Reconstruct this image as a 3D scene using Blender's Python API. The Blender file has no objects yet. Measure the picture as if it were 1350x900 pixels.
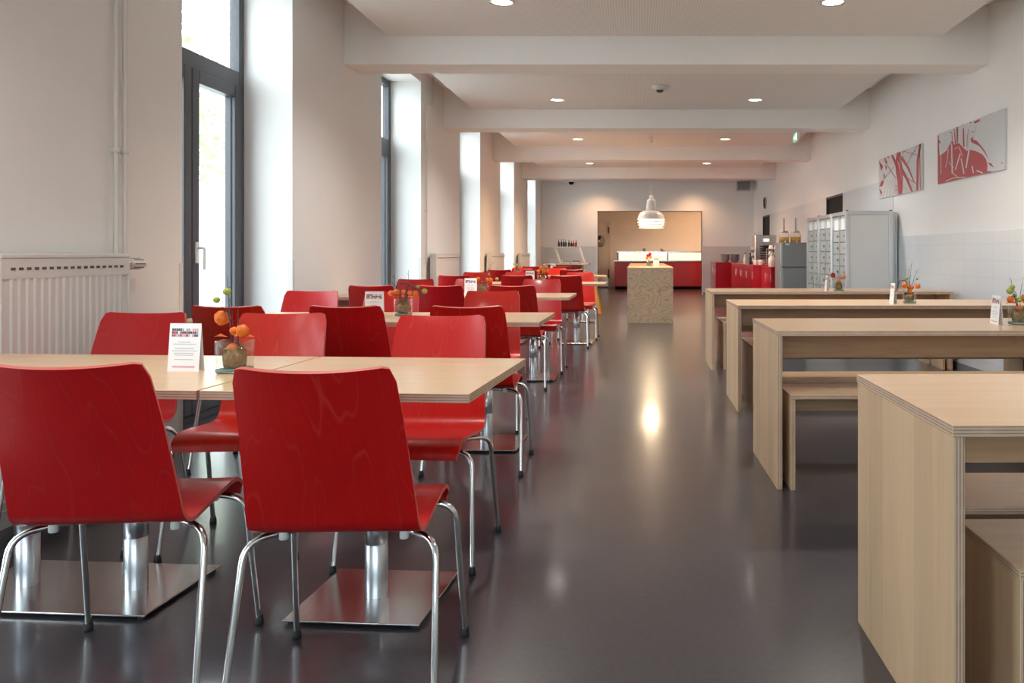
import bpy, bmesh, math, random
from mathutils import Vector, Matrix
PI = math.pi
R = math.radians
scn = bpy.context.scene
COL = scn.collection
rnd = random.Random(7)

# ------------------------------------------------------------------ materials
def new_mat(name):
    m = bpy.data.materials.new(name)
    m.use_nodes = True
    nt = m.node_tree
    return m, nt, nt.nodes, nt.links, nt.nodes['Principled BSDF']

def setp(b, **k):
    names = {'col': 'Base Color', 'rough': 'Roughness', 'metal': 'Metallic', 'coat': 'Coat Weight', 'coatr': 'Coat Roughness',
             'ecol': 'Emission Color', 'estr': 'Emission Strength', 'spec': 'Specular IOR Level', 'trans': 'Transmission Weight', 'ior': 'IOR', 'aniso': 'Anisotropic'}
    for a, v in k.items():
        if a in ('col', 'ecol') and len(v) == 3:
            v = (*v, 1)
        b.inputs[names[a]].default_value = v

def plain(name, col, rough=.5, metal=0, noise=.06, scale=12, bump=0, **k):
    """solid colour with a faint mottling so no surface is perfectly even"""
    m, nt, N, L, b = new_mat(name)
    setp(b, col=col, rough=rough, metal=metal, **k)
    if noise:
        tc = N.new('ShaderNodeTexCoord'); nz = N.new('ShaderNodeTexNoise'); nz.inputs['Scale'].default_value = scale
        nz.inputs['Detail'].default_value = 4
        L.new(tc.outputs['Object'], nz.inputs['Vector'])
        mx = N.new('ShaderNodeMix'); mx.data_type = 'RGBA'
        mx.inputs['A'].default_value = (*[c * (1 - noise) for c in col], 1)
        mx.inputs['B'].default_value = (*[min(1, c * (1 + noise)) for c in col], 1)
        L.new(nz.outputs['Fac'], mx.inputs['Factor']); L.new(mx.outputs['Result'], b.inputs['Base Color'])
        if bump:
            bp = N.new('ShaderNodeBump'); bp.inputs['Strength'].default_value = bump; bp.inputs['Distance'].default_value = .01
            L.new(nz.outputs['Fac'], bp.inputs['Height']); L.new(bp.outputs['Normal'], b.inputs['Normal'])
    return m

def ramp(N, stops):
    r = N.new('ShaderNodeValToRGB')
    el = r.color_ramp.elements
    while len(el) > 1: el.remove(el[-1])
    el[0].position = stops[0][0]; el[0].color = (*stops[0][1], 1)
    for p, c in stops[1:]:
        e = el.new(p); e.color = (*c, 1)
    return r

def wood(name, c0, c1, c2, axis='X', rough=.35, scale=1.0, coat=.0, figure=1.0, vary=.0, stave=0, gap=.35, ringy=False, stretch=None, spec=.5):
    """veneer with grain running along AXIS; VARY shifts hue and value from object to object"""
    m, nt, N, L, b = new_mat(name)
    tc = N.new('ShaderNodeTexCoord'); oi = N.new('ShaderNodeObjectInfo')
    off = N.new('ShaderNodeVectorMath'); off.operation = 'MULTIPLY_ADD'
    cmb = N.new('ShaderNodeCombineXYZ')
    for i in range(3): L.new(oi.outputs['Random'], cmb.inputs[i])
    L.new(cmb.outputs[0], off.inputs[0]); off.inputs[1].default_value = (13, 7, 19)
    L.new(tc.outputs['Object'], off.inputs[2])
    mp = N.new('ShaderNodeMapping')
    s = stretch or {'X': (.6, 7, 7), 'Y': (7, .6, 7), 'Z': (7, 7, .6)}[axis]
    mp.inputs['Scale'].default_value = tuple(v * scale for v in s)
    L.new(off.outputs[0], mp.inputs['Vector'])
    warp = N.new('ShaderNodeTexNoise'); warp.inputs['Scale'].default_value = 1.1; warp.inputs['Detail'].default_value = 2
    L.new(mp.outputs[0], warp.inputs['Vector'])
    fine = N.new('ShaderNodeTexNoise'); fine.inputs['Scale'].default_value = 9; fine.inputs['Detail'].default_value = 6
    L.new(mp.outputs[0], fine.inputs['Vector'])
    # cathedral figure: rings of the warped field
    mul = N.new('ShaderNodeMath'); mul.operation = 'MULTIPLY'; mul.inputs[1].default_value = 14 * figure
    L.new(warp.outputs['Fac'], mul.inputs[0])
    frac = N.new('ShaderNodeMath'); frac.operation = 'FRACT'; L.new(mul.outputs[0], frac.inputs[0])
    r1 = ramp(N, [(0, c0), (.45, c1), (.86, c0), (.95, c2), (1, c0)])
    L.new(frac.outputs[0], r1.inputs['Fac'])
    r2 = ramp(N, [(.3, c0), (.7, c1)])
    L.new(fine.outputs['Fac'], r2.inputs['Fac'])
    mx = N.new('ShaderNodeMix'); mx.data_type = 'RGBA'; mx.inputs['Factor'].default_value = .5 if not ringy else .25
    L.new(r1.outputs[0], mx.inputs['A']); L.new(r2.outputs[0], mx.inputs['B'])
    out = mx.outputs['Result']
    if stave:
        sx = N.new('ShaderNodeSeparateXYZ'); L.new(tc.outputs['Object'], sx.inputs[0])
        k = {'X': 'Y', 'Y': 'Z', 'Z': 'Y'}[axis]
        d = N.new('ShaderNodeMath'); d.operation = 'DIVIDE'; L.new(sx.outputs[k], d.inputs[0]); d.inputs[1].default_value = stave
        fl = N.new('ShaderNodeMath'); fl.operation = 'FLOOR'; L.new(d.outputs[0], fl.inputs[0])
        wn = N.new('ShaderNodeTexWhiteNoise'); wn.noise_dimensions = '1D'; L.new(fl.outputs[0], wn.inputs['W'])
        hs = N.new('ShaderNodeHueSaturation')
        mr = N.new('ShaderNodeMapRange'); mr.inputs['To Min'].default_value = .92; mr.inputs['To Max'].default_value = 1.06
        L.new(wn.outputs['Value'], mr.inputs['Value']); L.new(mr.outputs[0], hs.inputs['Value']); L.new(out, hs.inputs['Color'])
        out = hs.outputs[0]
    if vary:
        hs = N.new('ShaderNodeHueSaturation')
        mr = N.new('ShaderNodeMapRange'); mr.inputs['To Min'].default_value = 1 - vary; mr.inputs['To Max'].default_value = 1 + vary
        L.new(oi.outputs['Random'], mr.inputs['Value']); L.new(mr.outputs[0], hs.inputs['Value'])
        mh = N.new('ShaderNodeMapRange'); mh.inputs['To Min'].default_value = .5; mh.inputs['To Max'].default_value = .5 + vary * .07
        L.new(oi.outputs['Random'], mh.inputs['Value']); L.new(mh.outputs[0], hs.inputs['Hue'])
        L.new(out, hs.inputs['Color']); out = hs.outputs[0]
    L.new(out, b.inputs['Base Color'])
    setp(b, rough=rough, coat=coat, coatr=.16, spec=spec)
    return m

def ply_edge(name, axis, t, dark=(.25, .155, .11), light=(.53, .37, .265), layers=7, origin=0.0):
    """the banded cut edge of plywood of thickness T; layers are stacked along AXIS"""
    m, nt, N, L, b = new_mat(name)
    tc = N.new('ShaderNodeTexCoord'); sx = N.new('ShaderNodeSeparateXYZ'); L.new(tc.outputs['Object'], sx.inputs[0])
    a = N.new('ShaderNodeMath'); a.operation = 'MULTIPLY_ADD'; a.inputs[1].default_value = layers / t; a.inputs[2].default_value = -origin * layers / t + 100
    L.new(sx.outputs[axis], a.inputs[0])
    fr = N.new('ShaderNodeMath'); fr.operation = 'PINGPONG'; fr.inputs[1].default_value = 1; L.new(a.outputs[0], fr.inputs[0])
    nz = N.new('ShaderNodeTexNoise'); nz.inputs['Scale'].default_value = 22; nz.inputs['Detail'].default_value = 3; L.new(tc.outputs['Object'], nz.inputs['Vector'])
    ad = N.new('ShaderNodeMath'); ad.operation = 'MULTIPLY_ADD'; ad.inputs[1].default_value = .5
    L.new(nz.outputs['Fac'], ad.inputs[0]); L.new(fr.outputs[0], ad.inputs[2])
    r = ramp(N, [(.42, dark), (.62, light), (1, tuple(c * 1.1 for c in light))])
    L.new(ad.outputs[0], r.inputs['Fac']); L.new(r.outputs[0], b.inputs['Base Color'])
    setp(b, rough=.55)
    return m

def pane_glass(name, tint=(.96, .98, .97), spec=.08, rough=0.0):
    m, nt, N, L, b = new_mat(name)
    N.remove(b)
    tr = N.new('ShaderNodeBsdfTransparent'); tr.inputs[0].default_value = (*tint, 1)
    gl = N.new('ShaderNodeBsdfGlossy'); gl.inputs['Roughness'].default_value = rough
    lw = N.new('ShaderNodeLayerWeight'); lw.inputs['Blend'].default_value = .5
    pw = N.new('ShaderNodeMath'); pw.operation = 'POWER'; pw.inputs[1].default_value = 4; L.new(lw.outputs['Facing'], pw.inputs[0])
    fr = N.new('ShaderNodeMath'); fr.operation = 'MULTIPLY_ADD'; fr.inputs[1].default_value = .5; fr.inputs[2].default_value = spec * .5; L.new(pw.outputs[0], fr.inputs[0])
    mx = N.new('ShaderNodeMixShader')
    L.new(fr.outputs[0], mx.inputs[0]); L.new(tr.outputs[0], mx.inputs[1]); L.new(gl.outputs[0], mx.inputs[2])
    L.new(mx.outputs[0], N['Material Output'].inputs[0])
    return m

def emit(name, col, s):
    m, nt, N, L, b = new_mat(name)
    setp(b, col=(.9, .9, .9), ecol=col, estr=s)
    return m

def floor_mat():
    m, nt, N, L, b = new_mat('linoleum')
    tc = N.new('ShaderNodeTexCoord')
    n1 = N.new('ShaderNodeTexNoise'); n1.inputs['Scale'].default_value = 1.2; n1.inputs['Detail'].default_value = 2
    n2 = N.new('ShaderNodeTexNoise'); n2.inputs['Scale'].default_value = 50; n2.inputs['Detail'].default_value = 3
    for n in (n1, n2): L.new(tc.outputs['Object'], n.inputs['Vector'])
    mx = N.new('ShaderNodeMath'); mx.operation = 'ADD'
    L.new(n1.outputs['Fac'], mx.inputs[0]); L.new(n2.outputs['Fac'], mx.inputs[1])
    r = ramp(N, [(.7, (.050, .044, .050)), (1.3, (.074, .064, .070))])
    hf = N.new('ShaderNodeMath'); hf.operation = 'MULTIPLY'; hf.inputs[1].default_value = 1.0
    L.new(mx.outputs[0], hf.inputs[0])
    mr = N.new('ShaderNodeMapRange'); mr.inputs['From Max'].default_value = 2
    L.new(hf.outputs[0], mr.inputs['Value'])
    r = ramp(N, [(.35, (.032, .030, .036)), (.65, (.054, .049, .058))])
    L.new(mr.outputs[0], r.inputs['Fac']); L.new(r.outputs[0], b.inputs['Base Color'])
    n3 = N.new('ShaderNodeTexNoise'); n3.inputs['Scale'].default_value = 110; n3.inputs['Detail'].default_value = 3
    n4 = N.new('ShaderNodeTexNoise'); n4.inputs['Scale'].default_value = 5; n4.inputs['Detail'].default_value = 0
    for n in (n3, n4): L.new(tc.outputs['Object'], n.inputs['Vector'])
    ad = N.new('ShaderNodeMath'); ad.operation = 'MULTIPLY_ADD'; ad.inputs[1].default_value = 1.0; ad.inputs[2].default_value = 0
    L.new(n4.outputs['Fac'], ad.inputs[0])
    bp = N.new('ShaderNodeBump'); bp.inputs['Strength'].default_value = .03; bp.inputs['Distance'].default_value = .008
    L.new(ad.outputs[0], bp.inputs['Height']); L.new(bp.outputs['Normal'], b.inputs['Normal'])
    rr = N.new('ShaderNodeMapRange'); rr.inputs['To Min'].default_value = .276; rr.inputs['To Max'].default_value = .29
    L.new(n4.outputs['Fac'], rr.inputs['Value']); L.new(rr.outputs[0], b.inputs['Roughness'])
    setp(b, spec=.5, coat=.38, coatr=.1)
    return m

def plaster(name, col=(.80, .79, .77), bump=.05):
    m = plain(name, col, rough=.75, noise=.015, scale=3)
    nt = m.node_tree; N, L = nt.nodes, nt.links
    tc = N.new('ShaderNodeTexCoord'); nz = N.new('ShaderNodeTexNoise'); nz.inputs['Scale'].default_value = 90
    nz2 = N.new('ShaderNodeTexNoise'); nz2.inputs['Scale'].default_value = 2.2
    L.new(tc.outputs['Object'], nz.inputs['Vector']); L.new(tc.outputs['Object'], nz2.inputs['Vector'])
    ad = N.new('ShaderNodeMath'); ad.operation = 'MULTIPLY_ADD'; ad.inputs[1].default_value = 3
    L.new(nz2.outputs['Fac'], ad.inputs[0]); L.new(nz.outputs['Fac'], ad.inputs[2])
    bp = N.new('ShaderNodeBump'); bp.inputs['Strength'].default_value = bump; bp.inputs['Distance'].default_value = .01
    L.new(ad.outputs[0], bp.inputs['Height']); L.new(bp.outputs['Normal'], N['Principled BSDF'].inputs['Normal'])
    return m

def tile_mat(name, plane, col=(.70, .73, .75), w=.30, h=.05):
    """stacked glazed wall tiles; PLANE is YZ or XZ"""
    m, nt, N, L, b = new_mat(name)
    tc = N.new('ShaderNodeTexCoord'); sx = N.new('ShaderNodeSeparateXYZ'); L.new(tc.outputs['Object'], sx.inputs[0])
    cm = N.new('ShaderNodeCombineXYZ')
    L.new(sx.outputs['Y' if plane == 'YZ' else 'X'], cm.inputs[0]); L.new(sx.outputs['Z'], cm.inputs[1])
    br = N.new('ShaderNodeTexBrick'); br.offset = 0; br.inputs['Scale'].default_value = 1
    br.inputs['Brick Width'].default_value = w; br.inputs['Row Height'].default_value = h * 3; br.inputs['Mortar Size'].default_value = .002
    br.inputs['Color1'].default_value = (*col, 1); br.inputs['Color2'].default_value = (*[c * .975 for c in col], 1)
    br.inputs['Mortar'].default_value = (*[c * .84 for c in col], 1)
    L.new(cm.outputs[0], br.inputs['Vector']); L.new(br.outputs['Color'], b.inputs['Base Color'])
    setp(b, rough=.3)
    return m

def perforated(name):
    """white acoustic board with small holes drilled on a square grid"""
    m, nt, N, L, b = new_mat(name)
    tc = N.new('ShaderNodeTexCoord'); mp = N.new('ShaderNodeVectorMath'); mp.operation = 'MULTIPLY'; mp.inputs[1].default_value = (1 / .022, 1 / .022, 0)
    L.new(tc.outputs['Object'], mp.inputs[0])
    fr = N.new('ShaderNodeVectorMath'); fr.operation = 'FRACTION'; L.new(mp.outputs[0], fr.inputs[0])
    sb = N.new('ShaderNodeVectorMath'); sb.operation = 'SUBTRACT'; sb.inputs[1].default_value = (.5, .5, 0); L.new(fr.outputs[0], sb.inputs[0])
    ln = N.new('ShaderNodeVectorMath'); ln.operation = 'LENGTH'; L.new(sb.outputs[0], ln.inputs[0])
    r = ramp(N, [(.20, (.66, .64, .625)), (.34, (.86, .85, .835))])
    L.new(ln.outputs['Value'], r.inputs['Fac']); L.new(r.outputs[0], b.inputs['Base Color'])
    setp(b, rough=.8)
    return m

M = {}
M['plaster'] = plaster('white_plaster', (.86, .85, .835))
M['ceil'] = plaster('ceiling_paint', (.88, .87, .855), .02)
M['perf'] = perforated('perforated_board')
M['tile_side'] = tile_mat('side_tiles', 'YZ', (.70, .72, .74))
M['tile_back'] = tile_mat('back_tiles', 'XZ', (.66, .64, .64))
M['floor'] = floor_mat()
M['red'] = wood('red_stained_ply', (.47, .0016, .009), (.53, .0035, .009), (.57, .028, .013), 'Z', rough=.38, coat=.3, figure=1.05, vary=.08, stretch=(5.5, .8, .9), spec=.35)
M['red_edge'] = plain('red_ply_edge', (.62, .13, .10), .4)
M['birch'] = wood('birch_veneer', (.68, .445, .25), (.74, .505, .30), (.64, .41, .22), 'X', rough=.28, figure=.35, coat=.15, scale=1.0)
M['birch_y'] = wood('birch_veneer_staves', (.60, .405, .24), (.66, .465, .285), (.565, .375, .215), 'Z', rough=.38, figure=.3, stave=.12)
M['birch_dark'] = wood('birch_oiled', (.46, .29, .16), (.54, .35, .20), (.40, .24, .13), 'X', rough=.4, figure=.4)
M['edge_z'] = ply_edge('ply_edge_flat', 'Z', .025, origin=.0)
M['edge_x'] = ply_edge('ply_edge_upright', 'X', .025)
M['pine'] = wood('wild_pine_ply', (.53, .385, .25), (.62, .475, .325), (.30, .185, .10), 'Z', rough=.5, figure=1.1, ringy=True, stretch=(1.5, 1.5, 2.6))
M['beech'] = wood('oiled_beech', (.62, .33, .08), (.70, .40, .12), (.5, .25, .06), 'Z', rough=.4, figure=.4)
M['chrome'] = plain('chrome', (.78, .77, .76), .12, 1, noise=.02)
M['steel'] = plain('brushed_steel', (.62, .60, .585), .2, 1, noise=.05, scale=40)
M['column'] = plain('satin_steel', (.60, .63, .67), .30, 1, noise=.03)
M['rubber'] = plain('black_rubber', (.02, .02, .022), .5)
M['clear_plastic'] = plain('milky_plastic', (.75, .75, .74), .3)
M['anthracite'] = plain('anthracite_lacquer', (.062, .062, .072), .38, 0, noise=.03)
M['gasket'] = plain('black_gasket', (.012, .012, .013), .6)
M['pane'] = pane_glass('window_glass')
M['vase'] = pane_glass('vase_glass', (.955, .985, .972))
M['clear'] = pane_glass('clear_glass', (.985, .985, .98))
M['vase_base'] = plain('green_glass_base', (.48, .68, .60), .06, noise=.1, scale=30, trans=.7, ior=1.45)
M['rad'] = plain('radiator_enamel', (.74, .71, .68), .35, noise=.01)
M['slot'] = plain('dark_slot', (.10, .09, .085), .7)
M['white'] = plain('white_lacquer', (.80, .79, .77), .35, noise=.01)
M['paper'] = plain('card_paper', (.86, .86, .87), .6, noise=.01)
M['ink'] = plain('grey_ink', (.42, .42, .46), .6)
M['inkred'] = plain('red_ink', (.50, .05, .07), .6)
M['inkpink'] = plain('pink_ink', (.72, .42, .48), .6)
M['inkdark'] = plain('dark_ink', (.09, .07, .10), .6)
M['orange'] = plain('physalis_orange', (.78, .13, .006), .45, noise=.35, scale=60)
M['orange_leaf'] = plain('physalis_husk', (.80, .155, .010), .5, noise=.4, scale=40)
M['green'] = plain('seed_pod_green', (.30, .36, .06), .5, noise=.4, scale=70)
M['twig'] = plain('dark_twig', (.075, .045, .05), .6, noise=.2)
M['bark'] = plain('bark_chips', (.30, .17, .075), .8, noise=.6, scale=90, bump=1)
M['redlac'] = plain('red_lacquer', (.46, .005, .018), .25, noise=.02, coat=.3)
M['dark'] = plain('dark_interior', (.010, .009, .010), .5, spec=.1)
M['grey'] = plain('grey_lacquer', (.215, .225, .24), .4, noise=.02)
M['alu'] = plain('anodised_aluminium', (.63, .64, .65), .3, .85, noise=.02)
M['lockdoor'] = plain('locker_door', (.37, .40, .385), .35, noise=.03)
M['lockpanel'] = plain('locker_side_panel', (.88, .88, .865), .4, noise=.01)
M['picbase'] = plain('picture_white', (.60, .61, .61), .4, noise=.01)
M['picred'] = plain('picture_red', (.44, .06, .07), .45, noise=.03)
M['picpale'] = plain('picture_pale_pink', (.52, .42, .44), .45)
M['amber'] = plain('amber_juice', (.85, .42, .07), .15, noise=.1)
M['porcelain'] = plain('porcelain', (.80, .80, .79), .2, noise=.01)
M['stoneware'] = plain('grey_plates', (.42, .41, .40), .35, noise=.05)
M['exit_green'] = plain('exit_sign_green', (.02, .30, .12), .4, ecol=(.05, .6, .25), estr=.5)
M['exit_white'] = emit('exit_sign_white', (1, 1, 1), .9)
M['lamp_glow'] = emit('lamp_glow', (1, .80, .55), 14)
M['down_glow'] = emit('downlight_glow', (1, .88, .74), 3.5)
M['case_glow'] = emit('display_case_glow', (1, .84, .66), .66)
M['screen_glow'] = emit('machine_screen', (.75, .85, .9), .5)
M['pendant'] = plain('pendant_white', (.80, .79, .77), .35, noise=.01)
M['bottle_red'] = plain('bottle_red', (.30, .02, .02), .25)
M['bottle_dark'] = plain('bottle_dark', (.03, .028, .03), .25)
M['leaf'] = plain('tree_leaf', (.34, .40, .22), .6, noise=.3, scale=2)
M['leaf_red'] = plain('copper_leaf', (.50, .32, .33), .6, noise=.3, scale=2)
M['trunk'] = plain('tree_bark', (.10, .075, .06), .8, noise=.3)
M['paving'] = plain('pale_paving', (.55, .54, .51), .8, noise=.1, scale=2)

# ------------------------------------------------------------------ geometry helpers
class MB:
    def __init__(s): s.v = []; s.f = []; s.m = []; s.s = []
    def add(s, vs, fs, mi=0, sm=False):
        o = len(s.v); s.v += [tuple(v) for v in vs]
        for i, f in enumerate(fs):
            s.f.append([o + k for k in f]); s.m.append(mi[i] if isinstance(mi, (list, tuple)) else mi); s.s.append(sm)
        return s
    def box(s, x0, x1, y0, y1, z0, z1, mi=0, rot=None):
        """mi: one slot, or (top/bottom, x-faces, y-faces)"""
        vs = [(x0, y0, z0), (x1, y0, z0), (x1, y1, z0), (x0, y1, z0), (x0, y0, z1), (x1, y0, z1), (x1, y1, z1), (x0, y1, z1)]
        if rot: vs = [rot @ Vector(v) for v in vs]
        fs = [(3, 2, 1, 0), (4, 5, 6, 7), (0, 1, 5, 4), (2, 3, 7, 6), (1, 2, 6, 5), (3, 0, 4, 7)]
        if isinstance(mi, tuple): mi = [mi[0], mi[0], mi[2], mi[2], mi[1], mi[1]]
        return s.add(vs, fs, mi)
    def tube(s, pts, r, n=10, mi=0, cap=True):
        pts = [Vector(p) for p in pts]
        rs = r if isinstance(r, (list, tuple)) else [r] * len(pts)
        t0 = (pts[1] - pts[0]).normalized()
        up = Vector((0, 0, 1)) if abs(t0.z) < .9 else Vector((1, 0, 0))
        u = t0.cross(up).normalized()
        vs = []
        for i, p in enumerate(pts):
            a = pts[max(i - 1, 0)]; b = pts[min(i + 1, len(pts) - 1)]
            t = (b - a).normalized()
            u = (u - t * u.dot(t)).normalized(); w = t.cross(u)
            for k in range(n):
                an = 2 * PI * k / n
                vs.append(p + (u * math.cos(an) + w * math.sin(an)) * rs[i])
        fs = []
        for i in range(len(pts) - 1):
            for k in range(n):
                a, b = i * n + k, i * n + (k + 1) % n
                fs.append((a, b, b + n, a + n))
        s.add(vs, fs, mi, True)
        if cap:
            o = len(pts) - 1
            s.add(vs[:n], [tuple(range(n))[::-1]], mi); s.add(vs[o * n:], [tuple(range(n))], mi)
        return s
    def lathe(s, prof, c=(0, 0, 0), n=24, mi=0, M4=None, sq=None, sm=True, cap=True):
        vs = []; cx, cy, cz = c
        for r, z in prof:
            for k in range(n):
                a = 2 * PI * k / n
                ca, sa = math.cos(a), math.sin(a)
                q = 1
                if sq: q = 1 / (abs(ca) ** sq + abs(sa) ** sq) ** (1 / sq)
                v = Vector((r * ca * q, r * sa * q, z))
                if M4: v = M4 @ v
                vs.append((v.x + cx, v.y + cy, v.z + cz))
        fs = []
        for i in range(len(prof) - 1):
            for k in range(n):
                a, b = i * n + k, i * n + (k + 1) % n
                fs.append((a, b, b + n, a + n))
        s.add(vs, fs, mi, sm)
        if cap and prof[0][0] > 1e-5: s.add(vs[:n], [tuple(range(n))[::-1]], mi)
        if cap and prof[-1][0] > 1e-5: s.add(vs[-n:], [tuple(range(n))], mi)
        return s
    def poly(s, pts, mi=0): return s.add(pts, [tuple(range(len(pts)))], mi)
    def ball(s, c, r, mi=0, n=10, stretch=(1, 1, 1), M4=None):
        k = max(5, n // 2 + 1)
        prof = [(max(r * math.sin(PI * i / k), 1e-6), -r * math.cos(PI * i / k)) for i in range(k + 1)]
        S = Matrix.Diagonal((*stretch, 1)).to_3x3()
        if M4: S = M4 @ S
        return s.lathe(prof, c, n, mi, S)
    def build(s, name, mats, parent=None, bevel=0, seg=2, loc=None, rotz=0, mesh_only=False):
        me = bpy.data.meshes.new(name)
        me.from_pydata(s.v, [], s.f)
        for m in (mats if isinstance(mats, (list, tuple)) else [mats]): me.materials.append(M[m] if isinstance(m, str) else m)
        me.polygons.foreach_set('material_index', s.m); me.polygons.foreach_set('use_smooth', s.s)
        if bevel:
            bm = bmesh.new(); bm.from_mesh(me)
            es = [e for e in bm.edges if len(e.link_faces) == 2 and e.calc_face_angle(0) > R(35)]
            bmesh.ops.bevel(bm, geom=es, offset=bevel, segments=seg, affect='EDGES', profile=.5, clamp_overlap=True)
            bm.to_mesh(me); bm.free()
        me.update()
        o = bpy.data.objects.new(name, me); COL.objects.link(o)
        if parent: o.parent = parent
        if loc: o.location = loc
        o.rotation_euler.z = rotz
        return o

def box(name, mats, b, parent=None, bevel=0, mi=0, seg=2):
    return MB().box(*b, mi=mi).build(name, mats, parent, bevel, seg)

def fillet(pts, rad, k=5):
    pts = [Vector(p) for p in pts]; out = [pts[0]]
    for i in range(1, len(pts) - 1):
        a, p, b = pts[i - 1], pts[i], pts[i + 1]
        d1 = (a - p); d2 = (b - p)
        q = min(rad, d1.length * .49, d2.length * .49)
        p1 = p + d1.normalized() * q; p2 = p + d2.normalized() * q
        for j in range(k + 1):
            t = j / k
            out.append(p1.lerp(p, t).lerp(p.lerp(p2, t), t))
    out.append(pts[-1]); return out

def tag(o, label=None, cat=None, group=None, kind=None):
    if label: o['label'] = label
    if cat: o['category'] = cat
    if group: o['group'] = group
    if kind: o['kind'] = kind
    return o

def thing(name, label, cat, loc=(0, 0, 0), rotz=0, group=None):
    o = bpy.data.objects.new(name, None); COL.objects.link(o)
    o.empty_display_size = .1
    o.location = loc; o.rotation_euler = (0, 0, rotz)
    return tag(o, label, cat, group)

KIDS = {}
def kids(o): return [c for c in bpy.data.objects if c.parent == o]
def dup(root, loc, rotz=0, label=None, group=None):
    def cp(o, parent):
        c = o.copy(); COL.objects.link(c)
        if parent: c.parent = parent
        ch = KIDS.setdefault(o.name, kids(o))
        for k in ch: cp(k, c)
        return c
    r = cp(root, None); r.location = loc; r.rotation_euler = (0, 0, rotz)
    if label: r['label'] = label
    if group: r['group'] = group
    return r

def struct(o): o['kind'] = 'structure'; return o

# ------------------------------------------------------------------ camera
H = 1.118
cam = bpy.data.cameras.new('camera'); co = bpy.data.objects.new('camera', cam); COL.objects.link(co)
co.location = (0, 0, H); co.rotation_euler = (R(90), 0, 0)
cam.sensor_width = 36; cam.lens = 28
cam.shift_x = -166 / 1350; cam.shift_y = -116.7 / 1350
cam.clip_start = .05; cam.clip_end = 200
scn.camera = co

# ------------------------------------------------------------------ the room
XL, XR, YB, YF = -2.58, 3.08, 21.15, -4.0
ZC, ZP, ZB = 3.30, 3.02, 2.772
box('floor', 'floor', (-3.04, 3.3, YF - .2, 26.2, -.12, 0)).__setitem__('kind', 'structure')
box('ground', 'paving', (-40, 40, -40, 50, -.4, -.13)).__setitem__('kind', 'structure')
WIN = [(-2.55, -1.10), (.98, 2.43), (4.507, 5.947), (8.015, 9.47), (11.53, 13.02), (14.92, 16.57), (18.62, 20.07)]
w = MB(); y = YF
for a, b in WIN:
    w.box(XL - .46, XL, y, a, 0, ZC); w.box(XL - .46, XL, a, b, 3.15, ZC); y = b
w.box(XL - .46, XL, y, YB + .25, 0, ZC)
struct(w.build('wall_left', 'plaster'))
# right wall with two door openings
w = MB(); y = YF
for a, b in ((11.95, 13.02), (18.58, 19.65)):
    w.box(XR, XR + .22, y, a, 0, ZC); w.box(XR, XR + .22, a, b, 2.02, ZC); y = b
w.box(XR, XR + .22, y, YB + .25, 0, ZC)
struct(w.build('wall_right', 'plaster'))
# rear end wall; its two unseen windows are added to light the room
ADDED_WIN = [(-2.1, -.4), (.4, 2.1)]
w = MB(); x = -3.04
for a, b in ADDED_WIN:
    w.box(x, a, YF - .3, YF, 0, ZC); w.box(a, b, YF - .3, YF, 3.1, ZC); w.box(a, b, YF - .3, YF, 0, .9); x = b
w.box(x, 3.3, YF - .3, YF, 0, ZC)
struct(w.build('wall_front', 'plaster'))
# far wall with the wide opening to the serving room
OX0, OX1, OZ = -1.07, 1.70, 2.226
w = MB()
w.box(XL, OX0, YB, YB + .25, 0, ZC); w.box(OX1, XR, YB, YB + .25, 0, ZC); w.box(OX0, OX1, YB, YB + .25, OZ, ZC)
struct(w.build('wall_back', 'plaster'))
w = MB()
w.box(OX0 - .03, OX0, YB - .015, YB + .26, 0, OZ + .03); w.box(OX1, OX1 + .03, YB - .015, YB + .26, 0, OZ + .03); w.box(OX0, OX1, YB - .015, YB + .26, OZ, OZ + .03)
struct(w.build('trim_1', 'white'))
box('ceiling', 'ceil', (XL - .46, XR + .22, YF - .3, YB + .3, ZC, ZC + .12)).__setitem__('kind', 'structure')
BEAMS = [-.17, 3.41, 6.99, 10.57, 14.17, 17.72]
n_trim = 2
for yb in BEAMS:
    struct(box('trim_%d' % n_trim, 'ceil', (XL, XR, yb, yb + .37, ZB, ZC), bevel=.004)); n_trim += 1
edges = [YF] + sum([[b, b + .37] for b in BEAMS], []) + [YB]
for i in range(0, len(edges), 2):
    struct(box('trim_%d' % n_trim, 'perf', (-2.19, 2.66, edges[i] + .002, edges[i + 1] - .002, ZP, ZP + .05))); n_trim += 1
# tiled dado and the higher tiling towards the servery
struct(box('trim_%d' % n_trim, 'tile_side', (XR - .006, XR + .001, YF, 9.6, 0, 1.31))); n_trim += 1
w = MB()
w.box(XR - .006, XR + .001, 9.6, 11.95, 0, 2.02); w.box(XR - .006, XR + .001, 13.02, 18.58, 0, 2.02); w.box(XR - .006, XR + .001, 19.65, YB, 0, 1.31)
struct(w.build('trim_%d' % n_trim, 'tile_side')); n_trim += 1
w = MB()
w.box(XL, OX0 - .03, YB - .006, YB + .001, 0, 1.295); w.box(OX1 + .03, XR, YB - .006, YB + .001, 0, 1.295)
struct(w.build('trim_%d' % n_trim, 'tile_back')); n_trim += 1
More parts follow.
